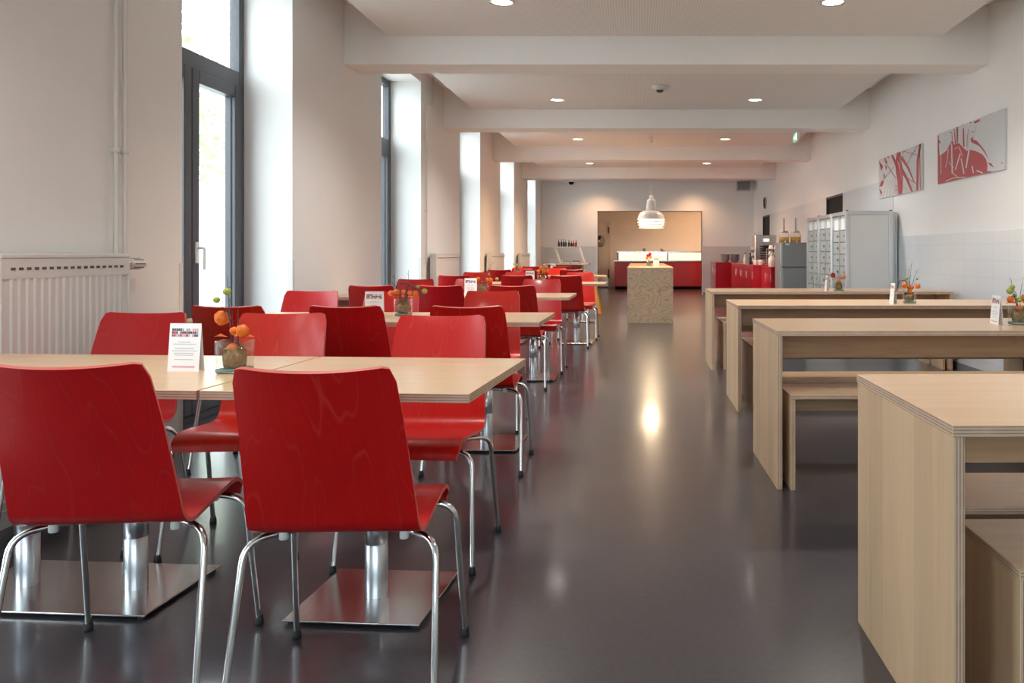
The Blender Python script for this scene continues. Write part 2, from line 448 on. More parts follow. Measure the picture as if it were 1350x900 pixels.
# corner guards on the window reveals
w = MB()
for a, b in WIN[1:]:
    w.box(XL - .03, XL + .003, a - .03, a + .003, 0, 1.06); w.box(XL - .03, XL + .003, b - .003, b + .03, 0, 1.06)
struct(w.build('trim_%d' % n_trim, 'rad')); n_trim += 1
w = MB(); y = YF
for a, b in WIN + [(YB, YB)]:
    w.box(XL, XL + .012, y, a - .001, 0, .07); y = b + .001
struct(w.build('baseboard_left', 'rad'))
w = MB()
w.box(XL, OX0 - .03, YB - .018, YB - .006, 0, .07); w.box(OX1 + .03, XR, YB - .018, YB - .006, 0, .07)
struct(w.build('baseboard_back', 'grey'))
struct(box('baseboard_right', 'grey', (XR - .018, XR - .006, YF, 11.9, 0, .07)))
# doors in the right wall: dark glazed leaves set back in their openings
for i, (a, b) in enumerate(((11.95, 13.02), (18.58, 19.65))):
    d = struct(box('door_%d' % (i + 1), 'dark', (XR + .03, XR + .08, a, b, 0, 2.02)))
    MB().box(XR + .0, XR + .03, a, a + .035, 0, 2.02).box(XR + .0, XR + .03, b - .035, b, 0, 2.02).box(XR + .0, XR + .03, a, b, 1.985, 2.02).build('door_frame', 'anthracite', d)
    MB().tube(fillet([(XR + .03, a + .12, 1.03), (XR - .03, a + .12, 1.03), (XR - .03, a + .26, 1.03)], .02), .009).build('door_handle', 'chrome', d)

# windows
XF = XL - .36
def window(n, a, b):
    root = struct(bpy.data.objects.new('window_%d' % n, None)); COL.objects.link(root)
    c = (a + b) / 2; T0, T1 = 2.34, 2.45
    f = MB()
    x0, x1 = XF - .075, XF
    f.box(x0, x1, a, a + .07, 0, 3.15).box(x0, x1, b - .07, b, 0, 3.15).box(x0, x1, a + .07, b - .07, 3.08, 3.15).box(x0, x1, a + .07, b - .07, T0, T1).box(x0, x1, a + .07, b - .07, 0, .05)
    f.build('window_frame', 'anthracite', root, bevel=.004)
    for s in (0, 1):
        y0, y1 = (a + .072, c - .004) if s == 0 else (c + .004, b - .072)
        m = MB(); xx0, xx1 = XF - .065, XF + .015
        m.box(xx0, xx1, y0, y0 + .085, .055, T0 - .004).box(xx0, xx1, y1 - .085, y1, .055, T0 - .004)
        m.box(xx0, xx1, y0 + .085, y1 - .085, T0 - .09, T0 - .004).box(xx0, xx1, y0 + .085, y1 - .085, .055, .19)
        sa = m.build('sash', 'anthracite', root, bevel=.006)
        MB().box(XF - .03, XF - .024, y0 + .08, y1 - .08, .18, T0 - .085).build('pane', 'pane', sa)
        g = MB()
        for yy in (y0 + .083, y1 - .089): g.box(XF - .022, XF - .012, yy, yy + .006, .19, T0 - .09)
        g.build('gasket', 'gasket', sa)
        if s == 1:
            h = MB().box(XF + .015, XF + .024, y0 + .028, y0 + .058, 1.05, 1.19)
            h.tube(fillet([(XF + .02, y0 + .043, 1.15), (XF + .07, y0 + .043, 1.15), (XF + .07, y0 + .043, 1.005)], .012), .0105, 8)
            h.build('window_handle', 'white', sa)
    MB().box(XF - .03, XF - .024, a + .065, b - .065, T1 - .005, 3.085).build('fanlight_pane', 'pane', root)
    return root
for i, (a, b) in enumerate(WIN): window(i + 1, a, b)
for i, (a, b) in enumerate(ADDED_WIN):  # unseen windows, added to let in daylight from behind the camera
    root = struct(bpy.data.objects.new('window_%d' % (8 + i), None)); COL.objects.link(root)
    f = MB(); y0, y1 = YF - .2, YF - .13
    f.box(a, a + .07, y0, y1, .9, 3.1).box(b - .07, b, y0, y1, .9, 3.1).box(a, b, y0, y1, .9, .97).box(a, b, y0, y1, 3.03, 3.1).box((a + b) / 2 - .04, (a + b) / 2 + .04, y0, y1, .97, 3.03)
    f.build('window_frame', 'anthracite', root)
    MB().box(a + .06, b - .06, y0 + .03, y0 + .036, .96, 3.04).build('pane', 'pane', root)
# serving room behind the opening
KB = 25.6
w = MB()
w.box(-1.75, 2.75, KB, KB + .2, 0, 2.9).box(-1.95, -1.75, YB + .25, KB + .2, 0, 2.9).box(2.75, 2.95, YB + .25, KB + .2, 0, 2.9)
struct(w.build('wall_servery', 'plaster'))
struct(box('ceiling_servery', 'ceil', (-1.95, 2.95, YB + .25, KB + .2, 2.9, 3.0)))
d = struct(box('door_3', 'white', (-1.5, -.93, KB - .05, KB - .005, .02, 2.05), bevel=.004))
MB().box(-1.58, -1.5, KB - .06, KB - .001, 0, 2.1).box(-.93, -.87, KB - .06, KB - .001, 0, 2.1).box(-1.5, -.93, KB - .06, KB - .001, 2.05, 2.1).build('door_frame', 'rad', d)
MB().lathe([(.001, 0), (.19, 0), (.19, .02), (.15, .025), (.15, .012), (.001, .012)], (-1.22, KB - .05, 1.5), 24, M4=Matrix.Rotation(R(90), 3, 'X')).build('porthole', ['steel'], d)
MB().box(-1.45, -.96, KB - .056, KB - .05, .05, .35).build('kick_plate', 'steel', d)
MB().box(-.955, -.925, KB - .075, KB - .05, 1.75, 1.95).box(-.955, -.925, KB - .075, KB - .05, .3, .6).build('hinge', 'gasket', d)

# ------------------------------------------------------------------ lighting fixtures on the ceiling
def make_downlight():
    t = thing('downlight', '', 'ceiling light', group='recessed downlights')
    MB().lathe([(.100, .0), (.100, -.008), (.088, -.011), (.076, -.006), (.080, .0)], n=28, cap=False).build('trim_ring', 'chrome', t)
    MB().lathe([(.078, -.004), (.001, -.002)], n=24).build('reflector', 'down_glow', t)
    MB().box(-.07, .07, -.004, .004, -.014, -.006).build('louvre', 'chrome', t)
    return t
DL = [(-1.03, 6.03), (1.476, 6.03), (-1.0, 9.886), (1.455, 9.886), (-1.0, 13.3), (1.457, 13.3), (-1.02, 16.9), (1.46, 16.9), (-1.03, 20.5), (1.46, 20.5)]
bay = ['before the first beam', 'between the first and second beams', 'between the second and third beams', 'between the third and fourth beams', 'before the far wall']
dl0 = None
for i, (x, y) in enumerate(DL):
    lab = 'round recessed downlight %s, on the %s' % (bay[i // 2], 'window side' if i % 2 == 0 else 'picture wall side')
    if dl0 is None:
        dl0 = make_downlight(); dl0.location = (x, y, ZP); dl0['label'] = lab
    else: dup(dl0, (x, y, ZP), 0, lab)

def lamp(name, typ, loc, energy, col, **k):
    l = bpy.data.lights.new(name, typ); l.energy = energy; l.color = col
    for a, v in k.items(): setattr(l, a, v)
    o = bpy.data.objects.new(name, l); COL.objects.link(o); o.location = loc
    return o
WARM = (1, .69, .44)
for i, (x, y) in enumerate(DL):
    lamp('downlight_beam', 'SPOT', (x, y, ZP - .03), [112, 118, 130, 150, 48][i // 2], (1, .94, .88) if i < 4 else (WARM if i < 8 else (1, .58, .32)), spot_size=R(140), spot_blend=.9, shadow_soft_size=.11)
for x in (-1.03, 1.476):
    dup(dl0, (x, 2.3, ZP), 0, 'round recessed downlight over the front tables, on the %s' % ('window side' if x < 0 else 'picture wall side'))
    lamp('downlight_beam', 'SPOT', (x, 2.3, ZP - .03), 62, (1, .95, .90), spot_size=R(140), spot_blend=.9, shadow_soft_size=.11)

# pendant lamp over the island
t = thing('pendant_lamp', 'white metal pendant lamp with three louvre rings hanging over the plywood island', 'pendant lamp', (.215, 12.9, 1.52))
MB().lathe([(.085, .28), (.13, .277), (.175, .255), (.205, .20), (.222, .148), (.226, .14), (.222, .136), (.200, .19), (.165, .248), (.08, .268)], n=40, cap=False).build('lamp_shade', 'pendant', t)
for z0, z1, r0, r1 in ((.088, .122, .226, .196), (.044, .080, .214, .186), (.0, .036, .196, .170)):
    MB().lathe([(r1, z1), (r0, z0 + .004), (r0 - .001, z0), (r0 - .006, z0 + .002), (r1 - .006, z1 - .002), (r1, z1)], n=40, cap=False).build('louvre_ring', 'pendant', t)
MB().lathe([(.012, .53), (.030, .525), (.034, .47), (.060, .46), (.068, .44), (.088, .28), (.05, .275)], n=24).build('neck', 'pendant', t)
MB().ball((0, 0, .15), .07, 0, 16).build('bulb', 'lamp_glow', t)
for a in (0, 2.1, 4.2): MB().tube([(.2 * math.cos(a), .2 * math.sin(a), .0), (.21 * math.cos(a), .21 * math.sin(a), .2)], .004, 6).build('stay', 'pendant', t)
MB().tube([(0, 0, .52), (.0, 0, ZP - 1.52 - .03)], .004, 6).tube([(-.01, 0, .52), (-.05, 0, 1.05), (-.012, 0, 1.42)], .003, 6).build('cable', 'white', t)
MB().lathe([(.005, -.13), (.035, -.1), (.035, -.05), (.008, -.045), (.008, -.0), (.06, 0)], (0, 0, ZP - 1.52), 16).build('ceiling_rose', 'pendant', t)
lamp('pendant_beam', 'POINT', (.215, 12.9, 1.59), 26, (1, .74, .46), shadow_soft_size=.10)

t = thing('smoke_detector', 'small cream smoke detector on the perforated ceiling', 'smoke detector', (.25, 9.08, ZP))
MB().lathe([(.001, -.075), (.03, -.07), (.045, -.05)], n=20).build('sensor', 'slot', t)
MB().lathe([(.045, -.045), (.065, -.03), (.09, -.02), (.09, 0), (.001, 0)], n=24).build('body', 'white', t)
t = thing('exit_sign', 'green emergency exit sign hanging from the ceiling near the picture wall', 'exit sign', (2.45, 12.3, 2.83))
MB().box(-.02, .02, -.15, .15, 0, .145).build('housing', 'white', t, bevel=.004)
MB().box(-.0235, -.0205, -.142, .142, .006, .139).build('sign_face', 'exit_green', t)
g = MB()   # running figure, arrow and door in white
def yz(pts): return [(-.0245, -a, b) for a, b in pts]
g.poly(yz([(.06, .02), (.13, .02), (.13, .125), (.06, .125)]))
g.poly(yz([(-.12, .068), (-.08, .10), (-.08, .08), (-.03, .08), (-.03, .056), (-.08, .056), (-.08, .036)]))
g.poly(yz([(.0, .03), (.012, .03), (.03, .06), (.02, .09), (.045, .08), (.05, .088), (.02, .11), (.0, .10), (-.012, .075), (.0, .07), (.01, .06)]))
g.build('pictogram', 'exit_white', t)
for yy in (-.1, .1): MB().tube([(0, yy, .145), (0, yy, .19)], .005, 8).build('hanger', 'white', t)
t = thing('ceiling_camera', 'small black dome camera under the ceiling by the far wall', 'camera', (-1.74, 20.8, ZP))
MB().lathe([(.001, -.125), (.05, -.11), (.07, -.07), (.07, -.05)], n=20).build('dome', 'dark', t)
MB().lathe([(.075, -.05), (.08, -.03), (.08, 0), (.001, 0)], n=20).build('body', 'white', t)
t = thing('wall_speaker', 'grey box loudspeaker high in the far corner', 'loudspeaker', (2.74, 20.75, 2.74))
MB().box(-.17, .17, -.12, .12, 0, .24).build('cabinet', 'stoneware', t, bevel=.01)
MB().box(-.15, .15, -.126, -.12, .02, .22).build('grille', 'grey', t)
MB().box(-.03, .03, .12, .40, .09, .15).build('bracket', 'grey', t)
t = thing('wall_clock', 'round wall clock on the side wall near the far corner', 'clock', (XR, 19.2, 2.32))
RX = Matrix.Rotation(R(-90), 3, 'Y')
MB().lathe([(.001, 0), (.135, 0), (.14, .03), (.13, .04), (.127, .03), (.001, .03)], (0, 0, 0), 28, M4=RX).build('case', 'steel', t)
MB().lathe([(.001, .031), (.126, .031)], (0, 0, 0), 28, M4=RX).build('dial', 'paper', t)
MB().box(-.036, -.033, -.006, .006, 0, .09).box(-.036, -.033, -.06, .0, -.005, .006).build('hand', 'dark', t)

# ------------------------------------------------------------------ radiators and heating pipes
def radiator(label, y0, y1, z0=.12, z1=1.115):
    t = thing('radiator', label, 'radiator', (XL, (y0 + y1) / 2, 0), group='panel radiators on the window wall')
    L_ = (y1 - y0) / 2
    m = MB(); n = int((y1 - y0) / .045); x0, x1 = .045, .12
    pts = []
    for i in range(n):
        c = -L_ + .035 + (i + .5) * (2 * L_ - .07) / n; q = (2 * L_ - .07) / n
        pts += [(x1 - .005, c - q * .5), (x1 - .005, c - q * .3), (x1, c - q * .12), (x1, c + q * .12), (x1 - .005, c + q * .3)]
    pts = [(x1 - .006, -L_)] + pts + [(x1 - .012, L_ - .035), (x1 - .006, L_)]
    for (xa, ya), (xb, yb) in zip(pts, pts[1:]):
        m.add([(xa, ya, z0 + .03), (xb, yb, z0 + .03), (xb, yb, z1 - .10), (xa, ya, z1 - .10)], [(0, 1, 2, 3)])
    m.box(x0, x1, -L_, L_, z1 - .10, z1 - .02); m.box(x0, x1, -L_, L_, z0, z0 + .03); m.box(x0, x0 + .02, -L_, L_, z0, z1 - .03)
    m.build('radiator_panel', 'rad', t)
    MB().box(x0 - .005, x1 + .004, -L_ - .006, L_ + .006, z1 - .02, z1).build('top_grille', 'rad', t, bevel=.005)
    MB().box(x0, x1 + .002, -L_ - .004, -L_, z0, z1 - .02).build('side_cover', 'rad', t)
    MB().box(x0, x1 + .002, L_, L_ + .004, z0, z1 - .02).build('side_cover', 'rad', t)
    s = MB()
    for i in range(n):
        c = -L_ + .035 + (i + .5) * (2 * L_ - .07) / n
        s.box(x1 - .002, x1 + .002, c - .011, c + .011, z1 - .066, z1 - .055)
    s.build('vent_slot', 'slot', t)
    RY = Matrix.Rotation(R(-90), 3, 'X')
    MB().lathe([(.001, .0), (.014, .0), (.014, .025), (.019, .03), (.019, .045)], (.085, L_ + .004, z1 - .05), 14, M4=RY).build('valve', 'steel', t)
    v = MB().lathe([(.021, .0), (.026, .01), (.026, .10), (.022, .115), (.012, .12), (.001, .12)], (.085, L_ + .05, z1 - .05), 16, M4=RY).build('thermostat_head', 'rad', t)
    g = MB()
    for k in range(8):
        an = k * PI / 4
        g.box(.085 + .0262 * math.cos(an) - .002, .085 + .0262 * math.cos(an) + .002, L_ + .065, L_ + .14, z1 - .05 + .0262 * math.sin(an) - .002, z1 - .05 + .0262 * math.sin(an) + .002)
    g.build('grip_rib', 'slot', v)
    for yy in (-L_ * .7, L_ * .45): MB().box(0, x0, yy - .02, yy + .02, z1 - .3, z1 - .15).build('wall_bracket', 'rad', t)
    return t
radiator('tall cream panel radiator with thermostat beside the front table', 3.08, 3.85)
radiator('white panel radiator between the second and third windows', 9.72, 10.95)
radiator('white panel radiator between the third and fourth windows', 13.36, 14.6)
radiator('white panel radiator between the fourth and fifth windows', 16.85, 18.1)
def pipe(label, y, ztop, elbow=None):
    t = thing('heating_pipe', label, 'pipe', (XL + .026, y, 0), group='heating pipes on the window wall')
    pts = [(0, 0, 1.0), (0, 0, ztop)]
    if elbow: pts = fillet([(0, 0, 1.0), (0, 0, ztop), (0, elbow, ztop), (.0, elbow, ZC)], .05)
    MB().tube(pts, .011, 10).build('tube', 'rad', t)
    for z in (1.62,) + ((2.5,) if elbow else ()):
        MB().lathe([(.011, -.012), (.018, -.012), (.018, .012), (.011, .012)], (0, 0, z), 12).box(-.026, -.012, -.006, .006, z - .006, z + .006).build('pipe_clamp', 'rad', t)
pipe('thin cream heating pipe beside the near window, nearer the radiator middle', 3.90, ZC)
pipe('thin cream heating pipe beside the near window, nearer the glass', 3.965, ZC)
pipe('thin cream heating pipe with an elbow under the ceiling after the second window', 9.62, 2.95, .32)
pipe('thin cream heating pipe rising beside the fifth window', 18.3, ZC)

# ------------------------------------------------------------------ chairs
def chair_shell():
    prof = [(.212, .400), (.212, .412), (.206, .428), (.192, .440), (.17, .446), (.12, .447), (.05, .442), (-.03, .434), (-.10, .428)]
    # swept curve into the back
    cx, cz, rr = -.125, .490, .062
    a0, a1 = R(-85), R(-167)
    for i in range(9):
        a = a0 + (a1 - a0) * i / 8
        prof.append((cx + rr * math.cos(a), cz + rr * math.sin(a)))
    prof += [(-.203, .53), (-.222, .58), (-.245, .64), (-.268, .70), (-.292, .765), (-.314, .823), (-.329, .862)]
    nv = len(prof); nu = 15
    d = [0]
    for a, b in zip(prof, prof[1:]): d.append(d[-1] + math.dist(a, b))
    def halfw(i):
        y, z = prof[i]
        if i < 9: return .198 + .010 * max(0, (.15 - y)) / .25
        t = max(0, (z - .43) / .42)
        return .208 - .024 * t
    th = .0105
    P = []
    for i, (y, z) in enumerate(prof):
        back = max(0, min(1, (z - .50) / .2)) if i > 12 else 0
        row = []
        for k in range(nu):
            u = -1 + 2 * k / (nu - 1)
            hw = halfw(i)
            if i == nv - 1 and abs(u) == 1: hw -= .010
            if i == nv - 2 and abs(u) == 1: hw -= .001
            if i < 2 and abs(u) == 1: hw -= .008
            x = u * hw
            yy = y + back * .030 * (u * u) - back * .012
            zz = z
            if i == nv - 1: zz += -.012 * (1 - u * u) - (.006 if abs(u) == 1 else 0)
            if i < 9: zz += -.006 * (1 - u * u) * max(0, min(1, (.2 - y) / .1)) * (1 if y > -.1 else .5)
            if i < 4: zz += -.004 * (u * u)
            row.append(Vector((x, yy, zz)))
        P.append(row)
    nrm = []
    for i in range(nv):
        row = []
        for k in range(nu):
            du = P[i][min(k + 1, nu - 1)] - P[i][max(k - 1, 0)]
            dv = P[min(i + 1, nv - 1)][k] - P[max(i - 1, 0)][k]
            row.append(dv.cross(du).normalized())     # towards the underside / rear face
        nrm.append(row)
    m = MB()
    A = [P[i][k] for i in range(nv) for k in range(nu)]
    B = [P[i][k] - nrm[i][k] * -th for i in range(nv) for k in range(nu)]
    fa, fb = [], []
    for i in range(nv - 1):
        for k in range(nu - 1):
            q = i * nu + k
            fa.append((q, q + 1, q + nu + 1, q + nu)); fb.append((q + nu, q + nu + 1, q + 1, q))
    n = nv * nu
    ring = [k for k in range(nu)] + [i * nu + nu - 1 for i in range(1, nv)] + [(nv - 1) * nu + k for k in range(nu - 2, -1, -1)] + [i * nu for i in range(nv - 2, 0, -1)]
    m.v = A + B
    for f in fa: m.f.append(list(f)); m.m.append(0); m.s.append(True)
    for f in fb: m.f.append([n + q for q in f]); m.m.append(0); m.s.append(True)
    vv = [A[k] for k in ring] + [B[k] for k in ring]; q = len(ring)
    m.add(vv, [((i + 1) % q, i, i + q, (i + 1) % q + q) for i in range(q)], 1)
    return m

def make_chair():
    t = thing('stacking_chair', '', 'chair', group='red plywood chairs')
    sh = chair_shell().build('seat_shell', ['red', 'red_edge'], t)
    bm = bmesh.new(); bm.from_mesh(sh.data); bmesh.ops.recalc_face_normals(bm, faces=bm.faces); bm.to_mesh(sh.data); bm.free()
    for sx in (-1, 1):
        for fr in (1, 0):
            if fr: foot, top, mid = (.2435, .215, .012), (.228, .150, .402), (.0, .140, .418)
            else: foot, top, mid = (.250, -.215, .012), (.236, -.125, .402), (.0, -.045, .410)
            pts = fillet([(sx * foot[0], foot[1], foot[2]), (sx * top[0], top[1], top[2]), (sx * .13, mid[1], mid[2]), (0, mid[1], mid[2])], .05, 6)
            lg = MB().tube(pts, .0088, 10).build('leg', 'chrome', t)
            MB().lathe([(.012, 0), (.0135, .002), (.0125, .014), (.0095, .03)], (sx * foot[0], foot[1], 0), 12).build('foot_cap', 'rubber', lg)
    for sx in (-1, 1):
        MB().tube([(sx * .11, .142, .413), (sx * .11, -.045, .406)], .0075, 8).build('seat_rail', 'chrome', t)
    for sx in (-1, 1):
        for yy in (.13, -.10):
            MB().lathe([(.010, -.013), (.012, -.011), (.012, .0), (.010, .012)], (sx * .15, yy, .414 if yy > 0 else .412), 10).build('seat_pad', 'clear_plastic', t)
    return t

chair0 = make_chair(); used = [False]
TN = ['front', 'second', 'third', 'fourth', 'fifth', 'sixth']
def chair(x, y, away, row, place, rot=0, extra=''):
    lab = 'red plywood chair %s at the %s of the %s table row%s' % ('seen from behind' if away else 'facing the camera', place, TN[row], extra)
    rz = (0 if away else PI) + R(rot)
    if not used[0]:
        used[0] = True; chair0.location = (x, y, 0); chair0.rotation_euler = (0, 0, rz); chair0['label'] = lab
        return chair0
    return dup(chair0, (x, y, 0), rz, lab)
WE, MI, AE = 'window end', 'middle', 'aisle end'
chair(-1.365, 2.165, 1, 0, MI, 5)
chair(-.742, 2.105, 1, 0, AE, 1.5)
chair(-2.13, 3.14, 0, 0, WE, 0); chair(-1.50, 3.10, 0, 0, MI, 3); chair(-.815, 2.985, 0, 0, AE, -1)
chair(-2.01, 4.22, 1, 1, WE, -2); chair(-1.43, 4.215, 1, 1, MI, -1); chair(-.835, 4.2, 1, 1, AE, 0)
chair(-2.22, 5.12, 0, 1, WE); chair(-1.67, 5.11, 0, 1, MI); chair(-.985, 5.10, 0, 1, AE)
chair(-2.13, 6.66, 1, 2, WE); chair(-1.58, 6.66, 1, 2, MI); chair(-1.0, 6.66, 1, 2, AE)
chair(-2.19, 7.55, 0, 2, WE); chair(-1.62, 7.56, 0, 2, MI); chair(-.945, 7.54, 0, 2, AE)
chair(-2.13, 9.52, 1, 3, WE); chair(-1.40, 9.52, 1, 3, MI); chair(-.835, 9.51, 1, 3, AE)
chair(-2.17, 10.42, 0, 3, WE); chair(-1.60, 10.40, 0, 3, MI); chair(-.775, 10.40, 0, 3, AE)
chair(-2.13, 12.57, 1, 4, WE); chair(-1.58, 12.57, 1, 4, MI); chair(-1.02, 12.57, 1, 4, AE)
chair(-2.0, 13.48, 0, 4, WE); chair(-1.42, 13.47, 0, 4, MI)
chair(-2.05, 15.70, 1, 5, WE); chair(-1.47, 15.7, 1, 5, MI)

# ------------------------------------------------------------------ pedestal tables of the window side
TH = .75
def pedestal(name, label, w, cols, plate_w, loc, rot, base_dy=0.0, base_dx=0.0):
    t = thing(name, label, 'table', loc, rot, group='birch pedestal tables')
    MB().box(-w / 2, w / 2, -.35, .35, 0, .025, mi=(0, 1, 1)).build('tabletop', ['birch', 'edge_z'], t, bevel=.0015, seg=1).location = (0, 0, TH - .025)
    for i, cx in enumerate(cols):
        cx += base_dx
        c = MB().lathe([(.036, .0), (.036, .165), (.034, .167), (.034, .169), (.036, .171), (.036, .30), (.032, .302), (.032, .70), (.001, .70)], (cx, base_dy, .015), 24).build('column', 'column', t)
        MB().box(cx - .2, cx + .2, base_dy - .025, base_dy + .025, TH - .04, TH - .0255).box(cx - .025, cx + .025, base_dy - .2, base_dy + .2, TH - .04, TH - .0255).build('top_bracket', 'anthracite', c)
    for sx in (-1, 1):
        for sy in (-1, 1): MB().lathe([(.012, 0), (.012, .009)], (base_dx + sx * (plate_w / 2 - .02), base_dy + sy * .178, 0), 10).build('plate_foot', 'rubber', t)
    MB().box(base_dx - plate_w / 2, base_dx + plate_w / 2, base_dy - .198, base_dy + .198, .009, .0155).build('base_plate', 'steel', t, bevel=.002)
    return t
def row(i, xr, yf, rot, base_dy=.0, base_dx=0):
    """XR, YF: the aisle end and front edge of the row; the row is turned by ROT degrees"""
    ca, sa = math.cos(R(rot)), math.sin(R(rot))
    def at(dx, dy): return (xr + dx * ca - dy * sa, yf + dx * sa + dy * ca, 0)
    if i < 5: pedestal('cafe_table', 'square birch table on one steel column, aisle end of the %s table row' % TN[i], .735, [0], .42, at(-.3675, .35), R(rot), base_dy, base_dx)
    pedestal('cafe_table', 'long birch table on two steel columns, window side of the %s table row' % TN[i], 1.26, [-.19, .19], .72, at((-.743 if i < 5 else 0) - .63, .35), R(rot), base_dy, base_dx)
row(0, -.441, 2.080, -4, .115, -.07)
row(1, -.525, 4.23, -1.0, .07)
row(2, -.57, 6.62, -.5, .14)
row(3, -.395, 9.50, 0, .10)
row(4, -.52, 12.55, 0, .11)
row(5, -1.07, 15.75, 0, .04)

# ------------------------------------------------------------------ plywood tables and benches along the picture wall
def slab_table(label, x0, y0, L_, rot=0, W=.72):
    t = thing('plywood_table', label, 'table', (x0, y0, 0), R(rot), group='plywood tables along the wall')
    MB().box(0, L_, 0, W, 0, .025, mi=(0, 1, 1)).build('tabletop', ['birch', 'edge_z'], t, bevel=.0012, seg=1).location = (0, 0, TH - .025)
    for xx in (.003, L_ - .028):
        p = MB().box(0, .025, .003, W - .003, 0, TH - .026, mi=(1, 0, 1)).build('leg', ['birch_y', 'edge_x'], t, bevel=.0012, seg=1); p.location = (xx, 0, 0)
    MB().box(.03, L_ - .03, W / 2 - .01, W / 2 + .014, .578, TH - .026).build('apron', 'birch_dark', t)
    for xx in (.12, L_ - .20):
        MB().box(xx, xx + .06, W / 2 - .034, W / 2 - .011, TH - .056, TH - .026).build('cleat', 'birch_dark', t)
    return t
def bench(label, x0, y0, L_, rot=0, W=.32, hh=.45):
    t = thing('plywood_bench', label, 'bench', (x0, y0, 0), R(rot), group='plywood benches along the wall')
    MB().box(0, L_, 0, W, 0, .022, mi=(0, 1, 1)).build('seat', ['birch', 'edge_z'], t, bevel=.0012, seg=1).location = (0, 0, hh - .022)
    for xx in (.002, L_ - .026):
        p = MB().box(0, .024, .002, W - .002, 0, hh - .023, mi=(1, 0, 1)).build('leg', ['birch_y', 'edge_x'], t, bevel=.0012, seg=1); p.location = (xx, 0, 0)
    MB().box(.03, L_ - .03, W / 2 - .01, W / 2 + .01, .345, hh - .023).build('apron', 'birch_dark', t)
    return t
SL = [('plywood wall-side table cut by the bottom corner, front of four', .672, 1.70, 2.28, .6),
      ('plywood wall-side table holding a card and vase at the picture edge, second of four', .655, 3.762, 2.3, .8),
      ('plywood wall-side table third of four, its vase before the locker end', .698, 5.585, 2.28, 0),
      ('plywood wall-side table at the back, beside the lockers, whole length visible', .70, 7.58, 2.30, 0)]
BN = ['front', 'second', 'third', 'back']
for k, (lab, x0, y0, L_, rt) in enumerate(SL):
    slab_table(lab, x0, y0, L_, rt)
    xo = [.134, .062, .12, .118][k]
    f = [-.02, -.012, .07, .06][k]
    bl = L_ - xo - .05
    bench('low plywood bench tucked under the %s wall-side table, aisle-facing side nearer the camera' % BN[k], x0 + xo, y0 + f, bl, rt)
    bench('low plywood bench tucked under the %s wall-side table, on its far side' % BN[k], x0 + xo, y0 + [.40, .405, .42, .40][k], bl, rt)

